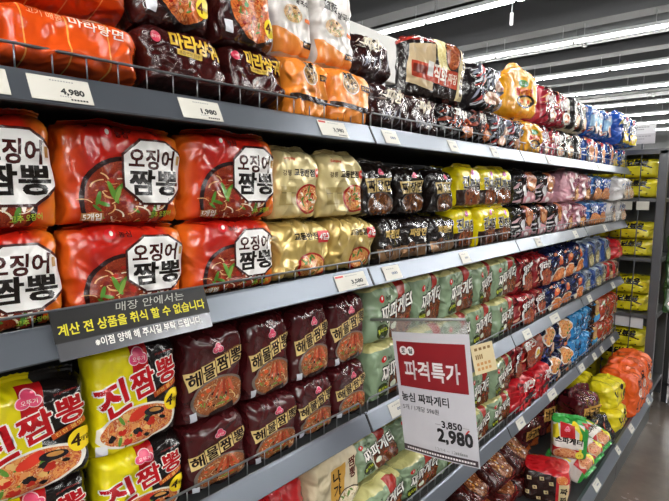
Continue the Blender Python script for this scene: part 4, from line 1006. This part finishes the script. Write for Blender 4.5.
# black warning banner stuck over the second rail
b = empty('warning_banner', (.0145, .366, 1.2525), (0, -tilt*.8, 0))
props(b, 'black vinyl banner with yellow and white Hangul stuck over the second shelf rail', 'banner')
gl = plain('black_vinyl', '#100f0f', .45); sl = plain('silvery_film', '#75767a', .2, .6)
MB().box(-.0012, .0, -.122, .119, -.004, .04, gl).build('black_strip', b)
MB().box(-.0012, .0, -.12, .117, -.028, -.004, sl).build('clear_strip', b)
m = MB()
flat_geo(m, '매장 안에서는', .022, .0315, .0135, plain('banner_grey_letter', '#b5b4ac', .5), .112, .0, .15, .0008, 0)
m.build('lettering', b)
m = MB()
flat_geo(m, '계산 전 상품을 취식 할 수 없습니다', -.002, .0125, .0165, plain('banner_yellow_letter', '#d9cf2e', .5), .228, .02, 0, .0008)
o = m.build('lettering', b); o['label'] = 'yellow lettering line'
m = MB()
flat_geo(m, '※이점 양해 해 주시길 부탁 드립니다.', .014, -.0125, .013, plain('banner_white_letter', '#e4e3dc', .5), .172, .02, 0, .0008)
o = m.build('lettering', b); o['label'] = 'white lettering line'
# hanging A4 price sign: faces -Y, sticks out from the third rail
sg = empty('price_sign', (.0, 1.0, .0))
props(sg, 'white A4 sale sign with red heading and 2,980 hanging on a clear arm', 'price sign', None)
TL, TR, BR, BL = Vector((.03, 1.0, 1.108)), Vector((.232, 1.0, 1.140)), Vector((.270, 1.0, .843)), Vector((.075, 1.0, .821))
def SP(a, b, lift=0):   # a 0..1 right, b 0..1 down
    p = TL*(1-a)*(1-b)+TR*a*(1-b)+BR*a*b+BL*(1-a)*b
    return Vector((p.x, -.004*math.sin(PI*a)-lift, p.z))
def sgeo(mb, pts, fs, m, lift): mb.add([SP(a, b, lift) for a, b in pts], fs, m)
def srect(mb, a0, b0, a1, b1, m, lift, n=10):
    for i in range(n):
        x0 = a0+(a1-a0)*i/n; x1 = a0+(a1-a0)*(i+1)/n
        sgeo(mb, [(x0, b0), (x0, b1), (x1, b1), (x1, b0)], [(0, 1, 2, 3)], m, lift)
def stext(mb, s, a, b, h, m, w, bold=.02, lift=.0009, shear=0):
    vs, fs, ar = text_tris(s, 0, shear)
    for dx, dy in (((0, 0),) if bold < .01 else ((bold, bold), (-bold, bold), (bold, -bold), (-bold, -bold))):
        sgeo(mb, [(a+(x+dx)*w/ar, b-(y+dy)*h) for x, y in vs], fs, m, lift)
pp = plain('sign_paper', '#c3c2c8', .4); rd = plain('sign_red', '#861c23', .4); dk = plain('sign_dark_strip', '#3a2f34', .45)
m = MB(); srect(m, 0, 0, 1, 1, pp, .0)
m2 = MB(); vs = []
for i in range(11):
    for bq in (0, 1): vs.append(SP(i/10, bq, -.0012))
m.add(vs, [(2*i, 2*i+2, 2*i+3, 2*i+1) for i in range(10)], pp)
m.build('sign_paper', sg)
m = MB(); srect(m, .05, .075, .945, .45, rd, .0006); hd = m.build('red_heading', sg)
m = MB()
stext(m, '파격특가', .5, .305, .15, plain('sign_white', '#e6e2e2', .4), .72, .025)
mr = MB()
for a in (.145, .245):
    sgeo(mr, [(a+.055*math.cos(t*PI/9), .15+.037*math.sin(t*PI/9)) for t in range(18)], [tuple(range(18))], plain('sign_white', '#e6e2e2', .4), .0009)
mr.build('round_badges', hd)
stext(m, '토', .145, .15, .04, blk, .055, .03, .0013); stext(m, '일', .245, .15, .04, blk, .055, .03, .0013)
m.build('lettering', hd)
m = MB()
stext(m, '농심 짜파게티', .37, .535, .075, blk, .64, .022); stext(m, '5개 / 1개당 596원', .30, .622, .044, plain('sign_grey_ink', '#6b6b6e', .5), .5, .012)
stext(m, '3,850', .70, .715, .06, blk, .25, .03); stext(m, '2,980', .725, .808, .115, blk, .43, .04)
mk = MB(); srect(mk, .49, .715, .56, .719, gry, .0009, 2); srect(mk, .84, .711, .91, .715, gry, .0009, 2)
sgeo(mk, [(.9, .722), (.92, .727), (.885, .75), (.86, .76), (.87, .745)], [(0, 1, 2, 3, 4)], redink, .0009); mk.build('strike_mark', sg)
stext(m, '12/14 ~ 12/15', .63, .918, .026, gry, .34, .0); 
for i in range(6): srect(m, .72+i*.025, .912, .74+i*.025, .93, gry, .0009, 1)
m.build('lettering', sg)
m = MB(); srect(m, .0, .945, .985, .992, dk, .0006); st = m.build('dark_footer', sg)
m = MB()
for i in range(26): srect(m, .05+i*.035, .962, .05+i*.035+.025, .977, plain('sign_white', '#e6e2e2', .4), .0009, 1)
m.build('small_print', st)
clear, nt, p = newmat('clear_plastic')
p.inputs['Base Color'].default_value = (.9, .92, .92, 1); p.inputs['Roughness'].default_value = .12; p.inputs['Transmission Weight'].default_value = .85; p.inputs['IOR'].default_value = 1.2
m = MB(); m.tube([(-.05, 0, 1.125), (.222, 0, 1.172)], .0035, plain('grey_arm', '#8f918f', .3, .3), 8); m.build('arm', sg, True)
m = MB(); m.add([(.02, .002, 1.138), (.225, .002, 1.170), (.231, .002, 1.128), (.028, .002, 1.096), (.02, .0032, 1.138), (.225, .0032, 1.170), (.231, .0032, 1.128), (.028, .0032, 1.096)],
                [(0, 1, 2, 3), (7, 6, 5, 4), (0, 4, 5, 1), (1, 5, 6, 2), (2, 6, 7, 3), (3, 7, 4, 0)], clear); m.build('clear_sleeve', sg)
# yellow card clipped to the third rail
yc = empty('yellow_card', (.0265, 1.545, .9), (0, -tilt*.6, -22))
yc.rotation_euler = (0, -tilt*.6, math.radians(-14))
props(yc, 'pale yellow card clipped to the third shelf rail right of the hanging sign', 'card')
MB().box(0, .0006, -.055, .055, -.045, .05, plain('yellow_paper', '#d9c79c', .5)).build('paper_card', yc)
m = MB(); br = plain('brown_ink', '#7e5a22', .5)
for j, (bz, w2) in enumerate(((.03, .07), (.008, .03), (.002, .03), (-.018, .06), (-.034, .06))):
    for i in range(4): card(m, -.04+i*w2/3.2, -.04+i*w2/3.2+w2/5, bz, bz+.009, br if j < 3 else plain('orange_ink', '#c58a4a', .5), .0011)
m.build('small_print', yc)

# ------------------------------------------------------------------ the hall
def struct(o): o['kind'] = 'structure'; return o
# polished concrete floor
fm, nt, p = newmat('polished_concrete')
tc = nt.nodes.new('ShaderNodeTexCoord')
n1 = nt.nodes.new('ShaderNodeTexNoise'); n1.inputs['Scale'].default_value = 2.2; n1.inputs['Detail'].default_value = 8; n1.inputs['Roughness'].default_value = .65
nt.links.new(tc.outputs['Object'], n1.inputs['Vector'])
r = nt.nodes.new('ShaderNodeValToRGB'); r.color_ramp.elements[0].position = .35; r.color_ramp.elements[1].position = .68
r.color_ramp.elements[0].color = hexc('#4a423b'); r.color_ramp.elements[1].color = hexc('#665c53')
nt.links.new(n1.outputs['Fac'], r.inputs[0]); nt.links.new(r.outputs[0], p.inputs['Base Color'])
r2 = nt.nodes.new('ShaderNodeMapRange'); r2.inputs['To Min'].default_value = .16; r2.inputs['To Max'].default_value = .34
nt.links.new(n1.outputs['Fac'], r2.inputs['Value']); nt.links.new(r2.outputs[0], p.inputs['Roughness'])
struct(MB().box(-16, 14, -6, 26, -.1, 0, fm).build('floor'))
cm = plain('ceiling_deck', '#1f2021', .7)
m = MB(); m.box(-16, 14, -6, 26, 5.0, 5.1, cm)
for i in range(40): m.box(-16, 14, -5.6+.8*i, -5.3+.8*i, 4.94, 5.0, cm)
struct(m.build('ceiling'))
wm = plain('hall_wall', '#77797a', .7, 0, .08, 1.5)
struct(MB().box(-16, 14, 26, 26.2, 0, 5.1, wm).build('wall_back'))
struct(MB().box(-16.2, -16, -6, 26, 0, 5.1, wm).build('wall_left'))
struct(MB().box(14, 14.2, -6, 26, 0, 5.1, plain('pale_wall', '#a2a5a9', .6, 0, .05, 1.5)).build('wall_right'))
struct(MB().box(-16, 14, -6.2, -6, 0, 5.1, wm).build('wall_front'))
# lamps
tube_m = bpy.data.materials.new('lit_tube'); tube_m.use_nodes = True; nt = tube_m.node_tree; nt.nodes.clear()
em = nt.nodes.new('ShaderNodeEmission'); em.inputs['Color'].default_value = (1, .985, .95, 1); em.inputs['Strength'].default_value = 110
ou = nt.nodes.new('ShaderNodeOutputMaterial'); nt.links.new(em.outputs[0], ou.inputs[0])
house = plain('lamp_housing', '#b9bbbd', .4, .1)
ROWS = [-5.0, -2.8, -2.0, -.6, 3.8, 6.0, 8.2, 10.4, 12.6, 14.8, 17.0, 19.2, 21.4]
PH = -1.735
proto = None
cnt = 0
for ri, Y in enumerate(ROWS):
    for k in range(-6, 7):
        x0 = PH+1.2*k
        if Y < 5 and (x0 < -6.6 or x0 > 3.2): continue
        if Y >= 5 and not (-7 <= x0 < 2.5): continue
        if proto is None:
            l = empty('ceiling_lamp')
            MB().box(.0, 1.2, -.03, .03, .022, .07, house).build('housing', l)
            MB().box(.025, 1.175, -.018, .018, -.014, .022, tube_m).build('light_tube', l, bevel=.006)
            for hx in (.15, 1.05): MB().tube([(hx, 0, .07), (hx, 0, .24)], .005, wire_m, 6).build('hanger', l)
            proto = l
        else: l = copy_tree(proto)
        l.location = (x0, Y, 3.65)
        props(l, (f'white fluorescent ceiling lamp in row {ORD[ri-5] if ri-5 < 7 else "eighth"} from nearest, {O2[k+6] if k+6 < 11 else "last"} from the left'.replace('in row', 'in the').replace(' from nearest', ' visible row')
                  if Y >= 5 else f'white fluorescent ceiling lamp overhead outside the frame, row {ri+1}, unit {k+7}'), 'lamp', 'fluorescent lamps in long ceiling rows')
for ri, Y in enumerate(ROWS):
    for k in range(1):
        l = copy_tree(proto); l.location = ((4.3 if Y < 5 else 3.07)+4.85*k, Y, 3.65); l.scale = (4, 1, 1)
        props(l, f'long white ceiling lamp out of frame over the next aisles, row {ri+1}', 'lamp', 'fluorescent lamps in long ceiling rows')
# roof beams above the lamp rows, ducts and pipes
bm_ = plain('painted_beam', '#37383a', .6); pm = plain('grey_pipe', '#8a8d90', .4, .3); dm = plain('galvanised_duct', '#464849', .5, .3)
for ri, Y in enumerate(ROWS):
    if Y < 3: continue
    o = MB().box(-15, 14, Y+.25, Y+.6, 4.0, 5.0, bm_).build('roof_beam'); 
    props(o, f'long grey roof beam above the {O2[max(0, ri-4)]} lamp row', 'beam', 'roof beams')
for i, (Y, z, rr) in enumerate([(7.0, 4.05, .035), (11.5, 4.3, .05), (13.7, 4.2, .05)]):
    o = MB().tube([(-15, Y, z), (14, Y, z)], rr, pm, 10).build('ceiling_pipe', None, True); props(o, f'grey pipe running across under the roof, {ORD[i]} from nearest', 'pipe', 'ceiling pipes')
for i, (Y, z) in enumerate([(9.35, 3.95), (15.8, 4.0)]):
    m = MB().box(-15, 14, Y-.3, Y+.3, z, z+.5, dm)
    for k in range(10): m.box(-14+2*k, -13.94+2*k, Y-.32, Y+.32, z-.02, z+.52, dm).box(-13.98+2*k, -13.96+2*k, Y-.31, Y-.3, z+.5, 5.0, dm)
    props(m.build('air_duct'), f'rectangular galvanised air duct, {["nearer", "farther"][i]} one', 'duct', 'air ducts')
m = MB().tube([(-1.9, 6.3, 3.62), (-1.9, 6.3, 3.48)], .02, plain('white_plastic', '#e4e5e6', .4), 10); m.tube([(-1.9, 6.3, 3.9), (-1.9, 6.3, 3.62)], .006, pm, 6)
props(m.build('ceiling_sensor', None, True), 'small white cylinder hanging beside the nearest lamp row', 'sensor')

# white category board on top of the gondola
cb = empty('category_board', (-.5, 1.60, 1.74)); props(cb, 'white category board standing up behind the packs on the top shelf', 'sign')
wp = plain('board_white', '#d8d8d4', .45)
MB().box(-.02, .02, -.145, .15, .14, .315, wp).build('board', cb, bevel=.003)
MB().box(-.008, .008, -.09, -.07, -.02, .14, wire_m).build('post', cb); MB().box(-.008, .008, .07, .09, -.02, .14, wire_m).build('post', cb)
m = MB(); pts = []
for i in range(24):
    t = 2*PI*i/24; pts += [(.021, -.085+.035*math.cos(t), .235+.04*math.sin(t)), (.021, -.085+.03*math.cos(t), .235+.035*math.sin(t))]
m.add(pts, [(2*i, (2*i+2) % 48, (2*i+3) % 48, 2*i+1) for i in range(24)], gry); m.build('round_mark', cb)

# end rack with yellow packs
rack_m = plain('rack_grey', '#5c5d60', .4, .4); rw = plain('rack_wire', '#54565a', .4, .5)
rk = empty('display_rack', (0, 3.74, 0)); props(rk, 'grey metal rack of yellow packs across the end of the aisle', 'rack')
RX0, RX1 = -.52, .195
for x in (RX0, RX1-.05):
    for y in (0, .46): MB().box(x, x+.05, y, y+.05, 0, 1.71, rack_m).build('post', rk, bevel=.004)
MB().box(RX0, RX1, 0, .51, 1.685, 1.72, rack_m).build('top_frame', rk, bevel=.003)
for z in (.12, .63, 1.0, 1.385): MB().box(RX0, RX1, .005, .5, z, z+.025, rack_m).build('rack_shelf', rk, bevel=.003)
for x in (-.36, -.2, -.04, .05): 
    m = MB(); m.tube([(x, .002, .1), (x, .002, 1.69)], .0035, rw, 6); m.build('front_wire', rk, True)
MB().box(RX0+.05, RX1-.05, .47, .48, .1, 1.69, plain('rack_back', '#4a4c4e', .6)).build('back_sheet', rk)
pn = MB().box(-.3, .12, .03, .036, .555, .628, plain('rack_white_panel', '#c9cacb', .5)).build('white_panel', rk)
for zi, (z, hs) in enumerate([(1.41, (.13, .13)), (1.025, (.115, .115)), (.655, (.12, .115)), (.145, (.14, .13, .12))]):
    zz = z
    for li, hh in enumerate(hs):
        for xi, x in enumerate((-.275, .0)):
            place('rackyellow', x, 3.74+.02+.13, zz+.001, (0, 0, -90), (1.1, 1.05, hh/.13*.98),
                  f"yellow multipack with black lettering, {['left', 'right'][xi]} pile, {['bottom', 'second', 'third'][li]} layer, {['top', 'second', 'third', 'lowest'][zi]} rack shelf", 'yellow packs on the end rack')
            zz_ = zz
        zz += hh
for i, x in enumerate((-.02, .075)):
    MB().box(x-.035, x+.035, -.003, .006, 1.335, 1.389, paper).build('rack_label', rk)
es = empty('aisle_sign', (.012, 3.95, 1.72)); props(es, 'two-tone white and grey sign standing on the end rack', 'sign')
MB().box(-.068, .07, -.006, .006, .115, .18, plain('sign_pale', '#d3d2d4', .5)).build('upper_panel', es)
MB().box(-.068, .07, -.006, .006, .05, .115, plain('sign_lilac', '#b4b0b4', .5)).build('lower_panel', es)
MB().box(-.006, .006, -.004, .004, 0, .05, rw).build('stem', es)
m = MB()
for j, (z, w2) in enumerate(((.155, .013), (.14, .008), (.095, .015), (.078, .009))):
    for i in range(5): m.add([(-.045+i*w2*1.25, -.0068, z), (-.045+i*w2*1.25+w2, -.0068, z), (-.045+i*w2*1.25+w2, -.0068, z+.007), (-.045+i*w2*1.25, -.0068, z+.007)], [(0, 1, 2, 3)], gry)
m.build('small_print', es)
# second black stand to the right with hanging packs
bk = plain('black_stand', '#1c1d1f', .45)
st = empty('display_stand', (.39, 4.03, 0)); props(st, 'black metal stand with slanting packs at the right edge', 'rack')
for x in (-.17, .5):
    for y in (0, .36): MB().box(x, x+.03, y, y+.03, 0, 1.66, bk).build('post', st)
for z in (.12, .60, 1.17, 1.63): MB().box(-.17, .53, .0, .39, z, z+.02, bk).build('stand_shelf', st)
for zi, z in enumerate((.99, .82, .65)):
    for xi in range(3):
        place('sidegreen', .265+.145*xi, 3.965, z, (0, -16, -78), (1, 1.1, 1.12), f"dark green and red pack, {['left', 'middle', 'right'][xi]} of the {['top', 'middle', 'bottom'][zi]} three on the black stand", 'packs on the black stand')
for zi, z in enumerate((1.192, 1.33, 1.468)):
    for xi in range(2):
        place('rackyellow', .395+.27*xi, 4.22, z, (0, 0, -90), (1, 1.03, 1.03), f"yellow multipack on the black stand, {['left', 'right'][xi]}, {['bottom', 'middle', 'top'][zi]} layer", 'yellow packs on the black stand')
pl = MB().box(-.12, .5, 6.0, 6.4, 0, .62, plain('white_column', '#d6d8da', .5)).build('white_cabinet', bevel=.01); props(pl, 'plain white cabinet behind the black stand at right edge', 'cabinet')
P3 = [Vector(q) for q in ((.30, 3.95, .006), (.33, 3.7, .006), (.42, 3.55, .006), (.6, 3.5, .006), (.9, 3.6, .006))]
CP = []
for i in range(4):
    p0, p1, p2, p3 = P3[max(0, i-1)], P3[i], P3[i+1], P3[min(4, i+2)]
    for j in range(8):
        t = j/8; CP.append(.5*((2*p1)+(p2-p0)*t+(2*p0-5*p1+4*p2-p3)*t*t+(3*p1-p0-3*p2+p3)*t**3))
cab = MB().tube(CP, .006, bk, 8).build('floor_cable', None, True)
props(cab, 'thin black cable curling on the floor at the right edge', 'cable')

# ------------------------------------------------------------------ world and camera
w = bpy.data.worlds.new('store_air'); S.world = w; w.use_nodes = True
w.node_tree.nodes['Background'].inputs[0].default_value = (.5, .5, .5, 1); w.node_tree.nodes['Background'].inputs[1].default_value = .3
cam = bpy.data.cameras.new('camera'); co = bpy.data.objects.new('camera', cam); C.objects.link(co)
cam.sensor_width = 36; cam.lens = 36*504.07/669; cam.clip_start = .02; cam.clip_end = 100
yaw, pit, rol = .7159, .1174, .0026
f = Vector((-math.sin(yaw)*math.cos(pit), math.cos(yaw)*math.cos(pit), -math.sin(pit)))
rt = f.cross(Vector((0, 0, 1))).normalized(); up = rt.cross(f)
r2 = math.cos(rol)*rt+math.sin(rol)*up; u2 = -math.sin(rol)*rt+math.cos(rol)*up
M = Matrix((r2, u2, -f)).transposed().to_4x4(); M.translation = (.713, 0, CAM_H)
co.matrix_world = M
S.camera = co
S.view_settings.view_transform = 'Standard'; S.view_settings.look = 'None'; S.view_settings.gamma = 1
S.view_settings.use_curve_mapping = False
S.view_settings.exposure = -.36
